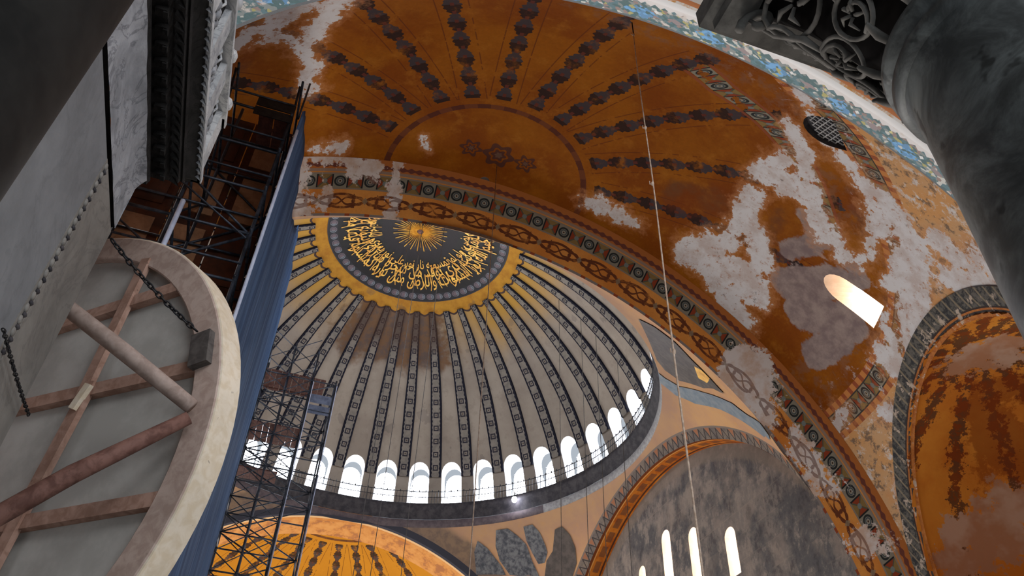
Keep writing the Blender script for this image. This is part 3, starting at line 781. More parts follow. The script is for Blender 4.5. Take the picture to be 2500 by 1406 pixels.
# letters: joined forms worked out here, set in rows that read along the ring
FORMS = {'ا': 'ﺍﺎ', 'أ': 'ﺃﺄ', 'د': 'ﺩﺪ', 'ذ': 'ﺫﺬ', 'ر': 'ﺭﺮ', 'ز': 'ﺯﺰ', 'و': 'ﻭﻮ', 'ة': 'ﺓﺔ', 'ى': 'ﻯﻰ', 'ء': 'ﺀﺀ',
         'ب': 'ﺏﺐﺑﺒ', 'ت': 'ﺕﺖﺗﺘ', 'ث': 'ﺙﺚﺛﺜ', 'ج': 'ﺝﺞﺟﺠ', 'ح': 'ﺡﺢﺣﺤ', 'س': 'ﺱﺲﺳﺴ', 'ش': 'ﺵﺶﺷﺸ', 'ص': 'ﺹﺺﺻﺼ', 'ض': 'ﺽﺾﺿﻀ',
         'غ': 'ﻍﻎﻏﻐ', 'ع': 'ﻉﻊﻋﻌ', 'ف': 'ﻑﻒﻓﻔ', 'ق': 'ﻕﻖﻗﻘ', 'ك': 'ﻙﻚﻛﻜ', 'ل': 'ﻝﻞﻟﻠ', 'م': 'ﻡﻢﻣﻤ', 'ن': 'ﻥﻦﻧﻨ', 'ه': 'ﻩﻪﻫﻬ', 'ي': 'ﻱﻲﻳﻴ'}
def shaped(text):
    out = []
    for w in text.split():
        r = ''
        for i, ch in enumerate(w):
            f = FORMS[ch]
            before = i > 0 and len(FORMS[w[i - 1]]) == 4
            after = i < len(w) - 1 and len(f) == 4 and w[i + 1] != 'ء'
            r += f[1] if before and not after else f[3] if before and after else f[2] if after else f[0]
        out.append(r[::-1])
    return ' '.join(out[::-1])
VERSE = ['بسم الله الرحمن الرحيم الله نور السموات والارض مثل نوره كمشكوة فيها مصباح المصباح في زجاجة',
         'الزجاجة كانها كوكب دري يوقد من شجرة مباركة زيتونة لا شرقية ولا غربية يكاد زيتها',
         'يضيء ولو لم تمسسه نار نور على نور يهدي الله لنوره من يشاء ويضرب الله الامثال للناس']
def inscription(text, s_base, height, a_mid, span, nm):
    cu = bpy.data.curves.new(nm, 'FONT'); cu.body = shaped(text); cu.resolution_u = 2
    cu.offset = .008
    t = bpy.data.objects.new(nm, cu); COL.objects.link(t)
    dg = bpy.context.evaluated_depsgraph_get(); dg.update()
    me = bpy.data.meshes.new_from_object(t.evaluated_get(dg))
    bpy.data.objects.remove(t)
    if not len(me.vertices): return
    bm = bmesh.new(); bm.from_mesh(me)
    bmesh.ops.triangulate(bm, faces=bm.faces[:])
    xs = [v.co.x for v in bm.verts]; ys = [v.co.y for v in bm.verts]
    x0, x1, y0, y1 = min(xs), max(xs), min(ys), max(ys)
    for v in bm.verts:
        a = a_mid - span * ((v.co.x - x0) / (x1 - x0) - .5)            # seen from below the row runs clockwise
        s_ = s_base - height * (v.co.y - y0) / (y1 - y0)
        v.co = dome_run(a, s_, .10)
    bm.to_mesh(me); bm.free()
    me.materials.clear(); me.materials.append(M['gold'])
    o = put(nm, me, med)
    return o
try:
    inscription(VERSE[0], 5.80, 1.75, 0.0, R(356), 'inscription')
    inscription(VERSE[1], 4.95, 1.75, R(30), R(356), 'inscription')
    inscription(VERSE[2], 4.1, 1.35, R(70), R(356), 'inscription')
except Exception as e:
    print('inscription', e)
# tall gilded uprights of the thuluth hand between the rows
random.seed(11)
for k in range(56):
    a = 2 * math.pi * k / 56 + random.uniform(-.03, .03); sl = random.choice((.10, .14, -.12, .18)); s0 = random.uniform(5.2, 5.6); s1 = random.uniform(3.1, 3.9)
    mb = MB(); w = .011
    L0 = [dome_run(a + sl * q * .8, s0 + (s1 - s0) * q, .12) for q in (0, .5, 1)]
    L1 = [dome_run(a + sl * q * .8 + w * s0 / (s0 + (s1 - s0) * q), s0 + (s1 - s0) * q, .12) for q in (0, .5, 1)]
    mb.v = L0 + L1; mb.f = [(0, 3, 4, 1), (1, 4, 5, 2)]
    mb.build('upright', M['gold'], med)

# ---------------------------------------------------------------- ring cornice at the foot of the dome
rim = empty('trim_1', (0, 0, 40)); structure(rim, 'dark ring cornice and pale frieze under the dome windows')
mb = MB(); mb.lathe([(17.2, 41.0), (15.5, 41.0), (15.35, 40.9), (15.35, 40.45), (15.45, 40.4), (15.5, 40.15), (15.62, 40.05), (15.64, 39.75)], n=200)
mb.build('cornice', M['drum'], rim)
ang = math.degrees(math.atan2(-12.72, 8.8))
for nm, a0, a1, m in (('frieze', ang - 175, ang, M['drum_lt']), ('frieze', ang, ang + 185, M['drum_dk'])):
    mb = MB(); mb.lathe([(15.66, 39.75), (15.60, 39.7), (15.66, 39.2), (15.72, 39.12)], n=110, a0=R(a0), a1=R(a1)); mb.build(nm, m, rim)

# ---------------------------------------------------------------- pendentives
PZ, PR = 21.8, math.hypot(15.5, 17.5)
RIM = 15.68
def s_arch(x): return 20.8 + math.sqrt(max(17.3 ** 2 - (x + .5) ** 2, 0))
def pend_pt(a, t):
    ca, sa = math.cos(a), math.sin(a)
    ex = 15.5 / max(abs(ca), 1e-6); ey = (16.0 if sa < 0 else 15.5) / max(abs(sa), 1e-6)
    rm = min(ex, ey); rh = RIM + (rm - RIM) * t
    z = PZ + math.sqrt(max(PR * PR - rh * rh, 0))
    if sa < 0:
        w = max(0, min(1, (abs(sa) - abs(ca)) * 3.2 + .25))
        x = rm * ca
        z += (s_arch(x) - (PZ + math.sqrt(max(PR * PR - rm * rm, 0)))) * t * t * w
    return (rh * ca, rh * sa, z)
WINGS = {'pendentive_south_west': [('wing', WING_f, 'wing3'), ('wing', WING_e, 'wing2'), ('wing', WING_g, 'wing3'), ('face', WING_h, 'gold')],
         'pendentive_south_east': [('wing', WING_a, 'wing1'), ('wing', WING_b, 'wing1'), ('wing', WING_c, 'wing1'), ('wing', WING_d, 'wing2'), ('feather', WING_d2, 'wing3')]}
for nm, a0, lab in (('pendentive_south_west', 180, 'ochre pendentive between the near arch and the grey window wall'), ('pendentive_south_east', 270, 'ochre pendentive with slate winged figure below the dome rim'),
                    ('pendentive_north_east', 0, 'shaded pendentive behind the blue sheeting on the far side'), ('pendentive_north_west', 90, 'shaded pendentive hidden behind scaffold and blue sheeting')):
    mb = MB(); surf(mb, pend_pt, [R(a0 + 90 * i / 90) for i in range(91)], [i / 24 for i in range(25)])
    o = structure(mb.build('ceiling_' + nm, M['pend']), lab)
    P = coords(o.data); me = o.data
    attr(me, 'rim', np.abs(np.hypot(P[:, 0], P[:, 1]) - RIM))
    rs = np.hypot(P[:, 0] + .5, P[:, 2] - 20.8); attr(me, 'sb', np.where(P[:, 1] < 0, np.hypot(np.maximum(rs - 17.3, 0), np.maximum(16 + P[:, 1], 0)), 9))
    attr(me, 's', np.arctan2(P[:, 0] + .5, P[:, 2] - 20.8) * 17.5 + 60)
    re = np.hypot(P[:, 1], P[:, 2] - 21.8); attr(me, 'eb', np.where(P[:, 0] > 0, np.hypot(np.maximum(re - 17.5, 0), np.maximum(15.5 - P[:, 0], 0)), 9))
    for part, poly, mat in WINGS.get(nm, ()):
        bm = bmesh.new()
        f = bm.faces.new([bm.verts.new(v) for v in poly])
        bmesh.ops.triangulate(bm, faces=[f]); bmesh.ops.subdivide_edges(bm, edges=bm.edges[:], cuts=7, use_grid_fill=True)
        off = {'wing3': .045, 'gold': .06, 'wing2': .05, 'wing1': .04}[mat]
        for v in bm.verts:                                             # lay it on the curved surface, a few centimetres proud
            a = math.atan2(v.co.y, v.co.x); ca, sa = abs(math.cos(a)), abs(math.sin(a))
            rm = min(15.5 / max(ca, 1e-6), (16.0 if v.co.y < 0 else 15.5) / max(sa, 1e-6))
            q = Vector(pend_pt(a, max(0, min(1, (math.hypot(v.co.x, v.co.y) - RIM) / (rm - RIM))))); d = q - Vector((0, 0, PZ))
            v.co = q - d.normalized() * off
        me = bpy.data.meshes.new(part); bm.to_mesh(me); bm.free(); me.materials.append(M[mat]); put(part, me, o)

# ---------------------------------------------------------------- great arches
def arch_strip(name, mat, ring0, ring1, axis, label, n=150, span=86, steps=10):
    """soffit of an arch between two rings given as (plane, centre, spring height, radius); s metres along, t 0..1 across"""
    mb = MB(); S_, T_ = [], []
    for i in range(n + 1):
        f = R(-span + 2 * span * i / n)
        for j in range(steps + 1):
            t = j / steps
            pl, c, z, r = (a + (b - a) * t for a, b in zip(ring0, ring1))
            h = c + r * math.sin(f); v = z + r * math.cos(f)
            mb.v.append((pl, h, v) if axis == 0 else (h, pl, v)); S_.append(f * ring0[3] + 60); T_.append(t)
    for i in range(n):
        for j in range(steps):
            q = i * (steps + 1) + j; mb.f.append((q, q + 1, q + steps + 2, q + steps + 1))
    mb.smooth = True
    o = structure(mb.build(name, mat), label)
    attr(o.data, 's', S_); attr(o.data, 't', T_)
    return o
o = arch_strip('ceiling_west_arch', M['arch'], (-17.56, 0, 22.5, 18.29), (-15.5, 0, 21.8, 17.5), 0, 'broad ochre arch band with arabesques and rosettes before the dome', 220, 86, 16)
P = coords(o.data); attr(o.data, 'white', sdf(P * [0, 1, 1] + [-16.5, 0, 0], ARCHWHITE)); attr(o.data, 'purple', sdf(P * [0, 1, 1] + [-16.5, 0, 0], ARCHPURPLE))
arch_strip('ceiling_east_arch', M['soffit_e'], (15.5, 0, 21.8, 17.5), (18.3, 0, 21.7, 17.25), 0, 'far arch with dark blue edge above the yellow vault')
arch_strip('ceiling_south_arch', M['soffit'], (-16.0, -.5, 20.8, 17.3), (-17.25, -.5, 20.8, 17.3), 1, 'deep orange arch soffit round the grey window wall', span=60.8)
arch_strip('ceiling_north_arch', M['soffit'], (15.5, 0, 21.8, 17.5), (17.25, 0, 21.8, 17.5), 1, 'orange arch soffit hidden behind the blue sheeting')

# ---------------------------------------------------------------- semi-domes, their windows and the conches that open off them
SR, SZ, SX = 18.3, 22.5, 17.5
CR = 6.6
CONCH = (24.6, 16.7, 24.4)                                            # |x|, |y|, z of a conch's centre
BAND = ([0, 28, 36, 45, 54.6, 60.4, 68, 79.7, 90], [34.8, 34.3, 33.7, 33.15, 32.72, 32.33, 31.95, 31.75, 31.7])   # height of the base border by azimuth
def semi_low(az):
    """lowest angle from the crown at an azimuth: the vault stops at the conches and at the western barrel"""
    a = abs(az)
    th = np.linspace(.9, 1.62, 300)
    x = SX + SR * np.sin(th) * math.cos(a); y = SR * np.sin(th) * math.sin(a); z = SZ + SR * np.cos(th)
    inside = (np.hypot(np.hypot(x - CONCH[0], y - CONCH[1]), z - CONCH[2]) < CR) | (x - SX > 14.5)
    i = np.argmax(inside) if inside.any() else len(th) - 1
    if not inside.any(): return math.pi / 2 + .04
    if i == 0: return th[0]
    # refine between samples
    lo, hi = th[i - 1], th[i]
    for _ in range(25):
        m = (lo + hi) / 2
        xx, yy, zz = SX + SR * math.sin(m) * math.cos(a), SR * math.sin(m) * math.sin(a), SZ + SR * math.cos(m)
        ins = math.hypot(math.hypot(xx - CONCH[0], yy - CONCH[1]), zz - CONCH[2]) < CR or xx - SX > 14.5
        lo, hi = (lo, m) if ins else (m, hi)
    return hi
RIBS = [-66.6, -51.8, -36.8, -22.6, -8.4, 6.5, 20.6, 34.6, 51.2, 69.5]
def semidome(sgn, name, mat, label, wins):
    def pt(az, th):
        return (sgn * (SX + SR * math.sin(th) * math.cos(az)), -SR * math.sin(th) * math.sin(az), SZ + SR * math.cos(th))
    root = empty(name, (sgn * SX, 0, SZ)); structure(root, label)
    th_a = math.acos((32.35 - SZ) / SR)
    wr = []
    for az, z0, z1, hw_ in wins:
        wr.append((R(az) - hw_ * 1.9, R(az) + hw_ * 1.9, math.acos((z1 + .5 - SZ) / SR), math.acos((z0 - .25 - SZ) / SR)))
    us = lines(-math.pi / 2, math.pi / 2, 300, *[v for w in wr for v in w[:2]])
    vs = lines(.012, th_a, 84, *[v for w in wr for v in w[2:]])
    low = {u: semi_low(u) for u in us}
    mb = MB()
    surf(mb, lambda u, v: pt(u, min(v, low[u])), us, vs, wr)
    surf(mb, lambda u, t: pt(u, th_a + (max(low[u], th_a) - th_a) * t), us, [i / 40 for i in range(41)])
    for lo_, hi_ in ((-90, -80), (80, 90)):                            # upright wall below the vault beside the conches
        uu = [u for u in us if R(lo_) - 1e-6 <= u <= R(hi_) + 1e-6 and low[u] > math.pi / 2]
        if len(uu) > 1: surf(mb, lambda u, t: Vector(pt(u, low[u])) - Vector((0, 0, 12 * t)), uu, [0, .1, .25, .5, 1])
    loops = []
    for (az, z0, z1, hw_), r in zip(wins, wr):
        # v runs downwards here, so the outline is given by height and turned into angles
        lp = [(u, math.acos((z - SZ) / SR)) for u, z in arch_loop(R(az), hw_, z0, z1, .62)]
        lp = lp[::-1]
        holed(mb, pt, r, lp, 3); loops.append(lp)
    sh = mb.build('vault', mat, root)
    me = sh.data; P = coords(me)
    dx = sgn * P[:, 0] - SX; rh = np.hypot(dx, P[:, 1]); az = np.degrees(np.arctan2(-P[:, 1], dx))
    rib = np.min(np.abs(az[:, None] - np.array(RIBS)[None, :]), axis=1)
    attr(me, 'rib', np.radians(np.minimum(rib, 40)) * rh)
    attr(me, 'run', SR * np.arctan2(rh, P[:, 2] - SZ)); attr(me, 'azm', np.radians(az))
    zb = np.interp(np.abs(az), *BAND)
    attr(me, 'bv', (P[:, 2] - zb) / .3); attr(me, 'low', zb - P[:, 2]); attr(me, 'bs', np.radians(az) * SR + 60)
    attr(me, 'ubm', ((np.abs(az) > 22) & (np.abs(az) < 60)).astype(float))
    for k, c in (('white', WHITE), ('cement', CEMENT), ('dark', DARK)): attr(me, k, sdf(P, c) if sgn < 0 else np.full(len(P), 9.0))
    for i, lp in enumerate(loops):
        az = R(wins[i][0]); lit = abs(wins[i][0]) > 60; push = Vector((sgn * math.cos(az), -math.sin(az), -.12)) * (1.25 if lit else .22)
        pts = [Vector(pt(u, v)) for u, v in lp]
        if not lit: push = (sum(pts, Vector()) / len(pts) - Vector((sgn * SX, 0, SZ))).normalized() * .2
        w = reveal('window', pts, push, M['reveal_warm' if lit else 'drum'], root)
        mp = MB(); mp.v = [tuple(p + push) for p in pts]; mp.f = [tuple(range(len(pts)))]
        mp.build('pane', M['pane_soft'] if lit else M['drum'], w)
        ml = MB()
        c0 = sum(pts, Vector()) / len(pts) + push * .8; tx = Vector((math.sin(az) * sgn, math.cos(az), 0))
        if not lit:                                            # shaded window keeps its lead lattice
            vy = push.normalized().cross(tx).normalized()
            for q in range(-4, 5):
                for sl in (-1, 1):
                    p0 = c0 + tx * (q * .24 - sl * .5) - vy * .62; p1 = c0 + tx * (q * .24 + sl * .5) + vy * .62
                    ml.bar(p0, p1, .04, .03, push)
            ml.build('lattice', M['drum_lt'], w)
    return root
W_WINS = [(68.2, 32.75, 34.75, R(2.4)), (36.2, 33.95, 35.0, R(3.0)), (-36.2, 33.95, 35.0, R(3.0)), (-68.2, 32.75, 34.75, R(2.4))]
west = semidome(-1, 'ceiling_west_semi_dome', M['semi'], 'orange painted half dome with dark lozenge ribs and peeling plaster', W_WINS)
east = semidome(1, 'ceiling_east_semi_dome', M['semi_e'], 'bright yellow ochre vault glimpsed below the far dome rim', [])
def conch(sx, sy, label):
    c = Vector((sx * CONCH[0], sy * CONCH[1], CONCH[2]))
    out = Vector((sx * (CONCH[0] - SX), sy * CONCH[1], 0)).normalized(); side = out.cross(Vector((0, 0, 1)))
    root = empty('ceiling_conch', c); structure(root, label)
    mb = MB(); rr, ru = [], []
    def pt(a, e): return c + CR * (math.cos(e) * math.cos(a) * out + math.cos(e) * math.sin(a) * side + math.sin(e) * Vector((0, 0, 1)))
    us = [R(-180 + 360 * i / 180) for i in range(181)]; vs = [R(90 * j / 60) for j in range(61)]
    surf(mb, lambda a, e: pt(a, e), us, vs)
    surf(mb, lambda a, t: pt(a, 0) - Vector((0, 0, 14 * t)), us, [0, .12, .25, .5, 1])
    O = Vector((sx * SX, 0, SZ))                                       # keep only what lies behind the big vault
    def behind(q):
        d = Vector(q) - O
        return (d.length if d.z > 0 else math.hypot(d.x, d.y)) > SR - .06
    mb.f = [f for f in mb.f if any(behind(mb.v[i]) for i in f)]
    sh = mb.build('vault', M['conch'], root); P = coords(sh.data)
    d = P - np.array(c); a = np.degrees(np.arctan2(d @ np.array(side), d @ np.array(out))); rh = np.hypot(d @ np.array(side), d @ np.array(out))
    k = np.abs((a + 11.25) % 22.5 - 11.25)
    attr(sh.data, 'rib', np.radians(k) * rh); attr(sh.data, 'run', CR * np.arctan2(rh, np.maximum(d[:, 2], 0)))
    sw = sx < 0 and sy < 0
    attr(sh.data, 'white', sdf(P, CONCHWHITE) if sw else np.full(len(P), 9.0)); attr(sh.data, 'dark', sdf(P, CONCHDARK) if sw else np.full(len(P), 9.0))
    # the painted border follows the opening on the semi-dome: points at CR..CR+1 from the conch's centre, on the big sphere
    C0 = Vector((sx * SX, 0, SZ)); n = (c - C0).normalized(); D = (c - C0).length
    e1 = Vector((0, 0, 1)) - n * n.z; e1.normalize(); e2 = n.cross(e1)
    mb = MB(); S_, T_ = [], []
    N = 120
    for i in range(N + 1):
        f = R(-125 + 250 * i / N)
        for j in range(6):
            t = j / 5; rr = CR - .12 + 1.0 * t
            # sphere-sphere circle: angle on the big sphere whose points lie rr from c
            cosg = (SR ** 2 + D ** 2 - rr ** 2) / (2 * SR * D); g_ = math.acos(max(-1, min(1, cosg)))
            q = C0 + (SR - .06 - .05 * math.sin(math.pi * t)) * (math.cos(g_) * n + math.sin(g_) * (math.cos(f) * e1 + math.sin(f) * e2))
            mb.v.append(tuple(q)); S_.append(f * rr + 20 * 1.0); T_.append(t)
    for i in range(N):
        for j in range(5):
            q = i * 6 + j; mb.f.append((q, q + 1, q + 7, q + 6))
    mb.smooth = True
    e = mb.build('border', M['conch_edge'], root); attr(e.data, 's', S_); attr(e.data, 't', T_)
    return root
conch(-1, -1, 'small orange apse vault with dark ribs beside the dark column')
conch(-1, 1, 'shaded apse vault seen through the scaffold beside blue sheeting')

# ---------------------------------------------------------------- western barrel vault over the gallery, with its mosaic face
BX, BZ, BR = -32.0, 21.1, 9.7
o = arch_strip('ceiling_barrel_face', M['mosaic'], (BX, -.3, BZ, BR), (BX - .02, -.3, BZ, BR + 1.08), 0, 'arched band of blue and white mosaic across the top', 160, 84, 4)
mb = MB(); S_, T_ = [], []
for i in range(121):
    f = R(-84 + 168 * i / 120)
    for t in (0, .05, .3, .6, .9, 1.5, 3, 6, 12):
        rr = BR + 1.08 + (.12 if t > 0 else 0)
        mb.v.append((BX - t, -.3 + rr * math.sin(f), BZ + rr * math.cos(f))); S_.append(f * rr + 60); T_.append(t)
for i in range(120):
    for j in range(8): q = i * 9 + j; mb.f.append((q, q + 1, q + 10, q + 9))
mb.smooth = True
o = structure(mb.build('ceiling_barrel', M['barrel']), 'white and blue mosaic vault at the upper edge'); attr(o.data, 's', S_); attr(o.data, 't', T_)

# ---------------------------------------------------------------- south wall with its windows; plain north wall; floor
root = empty('wall_south', (0, -17.2, 20)); structure(root, 'dark grey tympanum wall with bright slit windows')
TW = [(3.05, 31.3, 33.75, .45), (-.25, 30.6, 34.7, .52), (-3.3, 30.2, 33.55, .5), (-6.85, 29.5, 32.05, .5), (6.2, 30.0, 32.4, .45)]
mb = MB()
rects = [(x - 1.1, x + 1.1, z0 - .5, z1 + .5) for x, z0, z1, h in TW]
xs = lines(-15.7, 17.0, 76, *[v for r in rects for v in r[:2]]); zs = lines(8, 39, 62, *[v for r in rects for v in r[2:]])
wf = lambda u, v: (u, -17.2, v)
surf(mb, wf, xs, zs, rects)
for (x, z0, z1, h), r in zip(TW, rects): holed(mb, wf, r, arch_loop(x, h, z0, z1, h), 3)
mb.build('tympanum', M['tymp'], root)
for x, z0, z1, h in TW:
    pts = [Vector(wf(u, v)) for u, v in arch_loop(x, h, z0, z1, h)]
    w = reveal('window', pts, (0, -1.1, 0), M['reveal_warm'], root)
    mp = MB(); mp.v = [tuple(p + Vector((0, -1.1, 0))) for p in pts]; mp.f = [tuple(range(len(pts)))]; mp.build('pane', M['pane_soft'], w)
mb = MB(); surf(mb, lambda u, v: (u, 17.2, v), list(np.linspace(-20, 20, 5)), list(np.linspace(8, 39, 5))); structure(mb.build('wall_north', M['plaster']), 'plain wall hidden behind scaffold and blue sheeting')
mb = MB(); mb.box((0, 0, -.1), (48, 0, 0), (0, 22, 0), (0, 0, .1)); structure(mb.build('floor', M['floor']), 'pale marble floor far below')
mb = MB(); mb.box((-40, 0, 11.5), (6.5, 0, 0), (0, 12, 0), (0, 0, .2)); structure(mb.build('floor_gallery', M['floor']), 'gallery floor under the two dark columns')
mb = MB(); mb.box((-42.5, -.5, 18.9), (3.8, 0, 0), (0, 9.1, 0), (0, 0, .3)); structure(mb.build('ceiling_shade_slab', M['plaster']), 'unseen slab added over the viewer to shade the columns')  # slab out of view, added to keep daylight off the columns
# ================================================================ NEAR THINGS
# ---------------------------------------------------------------- pier at the left with marble slabs and its great carved cornice
PY, PXE = 8.73, -31.4
pier = empty('wall_left', (PXE, PY, 11.7)); structure(pier, 'grey marble pier face at the left edge')
mb = MB(); mb.box(((-45 + PXE) / 2, PY + 1.55, 16.4), ((45 + PXE) / 2, 0, 0), (0, 1.5, 0), (0, 0, 4.75)); mb.build('core', M['marble_dk'], pier)
def slab(x0, x1, z0, z1, m):
    b = MB(); e = .012
    pr = [(x0, z0), (x1, z0), (x1, z1), (x0, z1)]
    b.v = [(x, PY + .06, z) for x, z in pr] + [(x, PY + .012, z) for x, z in pr] + [(x + (e if x == x0 else -e), PY, z + (e if z == z0 else -e)) for x, z in pr]
    b.f = [(i + 4 * k, (i + 1) % 4 + 4 * k, (i + 1) % 4 + 4 * k + 4, i + 4 * k + 4) for k in (0, 1) for i in range(4)] + [(8, 9, 10, 11)]
    b.build('marble_slab', m, pier)
slab(-45, -36.2, 11.7, 21.1, M['marble']); slab(-36.18, -32.80, 11.7, 21.1, M['marble']); slab(-32.62, PXE, 11.7, 21.12, M['marble_dk'])
mb = MB(); mb.box((-32.71, PY + .03, 16.4), (.085, 0, 0), (0, .03, 0), (0, 0, 4.7)); mb.build('bead_moulding', M['marble_dk'], pier)
bm_ = MB(); bm_.ball((0, 0, 0), .05, .03, .06, 7, 5); bead = bm_.mesh('bead', M['marble_dk']); bm_ = MB(); bm_.ball((0, 0, 0), .04, .03, .03, 6, 4); pit = bm_.mesh('drill_hole', M['drum'])
for k in range(48):
    z = 21.02 - k * .165
    put('bead', bead, pier).location = (-32.72, PY + .0, z)
    put('drill_hole', pit, pier).location = (-32.70, PY - .012, z - .082)
def sweep(prof, name, m, parent):
    """profile (d outwards, z) run along the pier's face and round its corner"""
    b = MB(); n = len(prof)
    for path in range(3):
        for d, z in prof:
            b.v.append([(-46, PY - d, z), (PXE + d, PY - d, z), (PXE + d, 15.5, z)][path])
    for i in range(2):
        for j in range(n - 1): q = i * n + j; b.f.append((q, q + 1, q + n + 1, q + n))
    return b.build(name, m, parent, smooth=False)
cor = empty('trim_2', (PXE, PY, 21.2)); structure(cor, 'carved marble cornice running along the top of the pier')
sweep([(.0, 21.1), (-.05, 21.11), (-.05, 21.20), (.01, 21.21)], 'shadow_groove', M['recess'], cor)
b = MB()                                                               # pale frieze with a rough, chipped surface
def fr(x, z): return (x, PY - .012 - .007 * math.sin(x * 9 + z * 3) * math.sin(z * 11 - x * 4) - .10 * max(0, (z - 21.9) / .34) ** 2, z)
surf(b, fr, list(np.linspace(-45, PXE, 260)), list(np.linspace(21.21, 22.24, 18))); b.build('frieze', M['frieze'], cor)
b = MB(); surf(b, lambda y, z: (PXE + .01, y, z), [PY - .02, 10, 13], [21.21, 22.24]); b.build('frieze_return', M['frieze'], cor)
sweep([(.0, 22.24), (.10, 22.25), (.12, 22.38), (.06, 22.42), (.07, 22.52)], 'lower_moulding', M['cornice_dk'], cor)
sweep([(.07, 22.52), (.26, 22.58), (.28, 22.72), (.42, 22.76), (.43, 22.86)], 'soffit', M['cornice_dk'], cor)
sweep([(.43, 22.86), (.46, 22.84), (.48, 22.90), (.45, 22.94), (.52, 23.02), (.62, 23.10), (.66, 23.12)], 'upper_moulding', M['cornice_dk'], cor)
lf = MB()
lf.v = [(-.035, .02, 0), (.035, .02, 0), (.05, -.03, -.05), (-.05, -.03, -.05), (.0, -.075, -.13), (0, .03, -.06)]
lf.f = [(0, 1, 2, 3), (3, 2, 4), (1, 5, 4, 2), (0, 3, 4, 5)]
leaf = lf.mesh('leaf', M['cornice_dk']); leaf_lt = leaf.copy(); leaf_lt.materials.clear(); leaf_lt.materials.append(M['frieze'])
for k in range(46):
    x = PXE + .5 - k * .155
    put('leaf', leaf_lt, cor).location = (x, PY - .62, 23.13)
for k in range(40):
    x = PXE + .3 - k * .175
    o = put('leaf', leaf, cor); o.location = (x, PY - .36, 22.72); o.scale = (1.3, 1.6, 1.2)
mod = MB(); mod.box((0, 0, 0), (.055, 0, 0), (0, .075, 0), (0, 0, .05)).box((0, -.06, -.05), (.045, 0, 0), (0, .03, 0), (0, 0, .03)); modm = mod.mesh('modillion', M['cornice_dk'])
for k in range(34): put('modillion', modm, cor).location = (PXE + .1 - k * .26, PY - .2, 22.53)
# the upright, daylit front of the cornice: rails, posts and rosettes
FY = PY - .66
fac = empty('trim_3', (PXE, FY, 23.1)); structure(fac, 'pale pierced cornice front with posts and rosettes')
b = MB(); b.box((-38.6, FY + .20, 23.9), (7.86, 0, 0), (0, .06, 0), (0, 0, .82)); b.build('back', M['cornice_dk'], fac)
FX1 = PXE + .66
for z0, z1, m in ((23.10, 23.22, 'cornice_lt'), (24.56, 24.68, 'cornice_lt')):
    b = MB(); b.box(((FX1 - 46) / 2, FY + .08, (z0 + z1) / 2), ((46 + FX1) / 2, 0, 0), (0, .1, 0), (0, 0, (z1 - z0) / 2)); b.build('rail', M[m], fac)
    b = MB(); b.box((FX1 - .1, FY + 1.6, (z0 + z1) / 2), (.1, 0, 0), (0, 1.6, 0), (0, 0, (z1 - z0) / 2)); b.build('rail', M[m], fac)
b = MB(); b.box((0, 0, 0), (.19, 0, 0), (0, .05, 0), (0, 0, .68)); post = b.mesh('post', M['cornice_lt'])
b = MB()
b.ball((0, 0, 0), .07, .06, .08, 8, 6)
for k in range(6): b.ball((.14 * math.cos(k * math.pi / 3), .01, .19 * math.sin(k * math.pi / 3)), .07, .045, .085, 7, 5)
ros = b.mesh('rosette', M['frieze'])
b = MB(); b.tube([(0, .02, -.14), (0, -.03, 0), (0, .02, .14)], .022, 6); scr = b.mesh('scroll_bar', M['cornice_lt'])
b = MB(); b.ball((0, 0, 0), .13, .09, .12, 8, 6); knob = b.mesh('boss', M['cornice_lt'])
for k in range(14):
    x = FX1 - .17 - k * 1.0
    put('post', post, fac).location = (x, FY + .09, 23.89)
    xm = x - .5
    put('rosette', ros, fac).location = (xm + .04, FY + .12, 23.93)
    for dz in (-.45, .42):
        for dx in (-.07, .07):
            o = put('scroll_bar', scr, fac); o.location = (xm + dx, FY + .12, 23.9 + dz)
    put('boss', knob, fac).location = (xm + .3, FY + .02, 24.78)
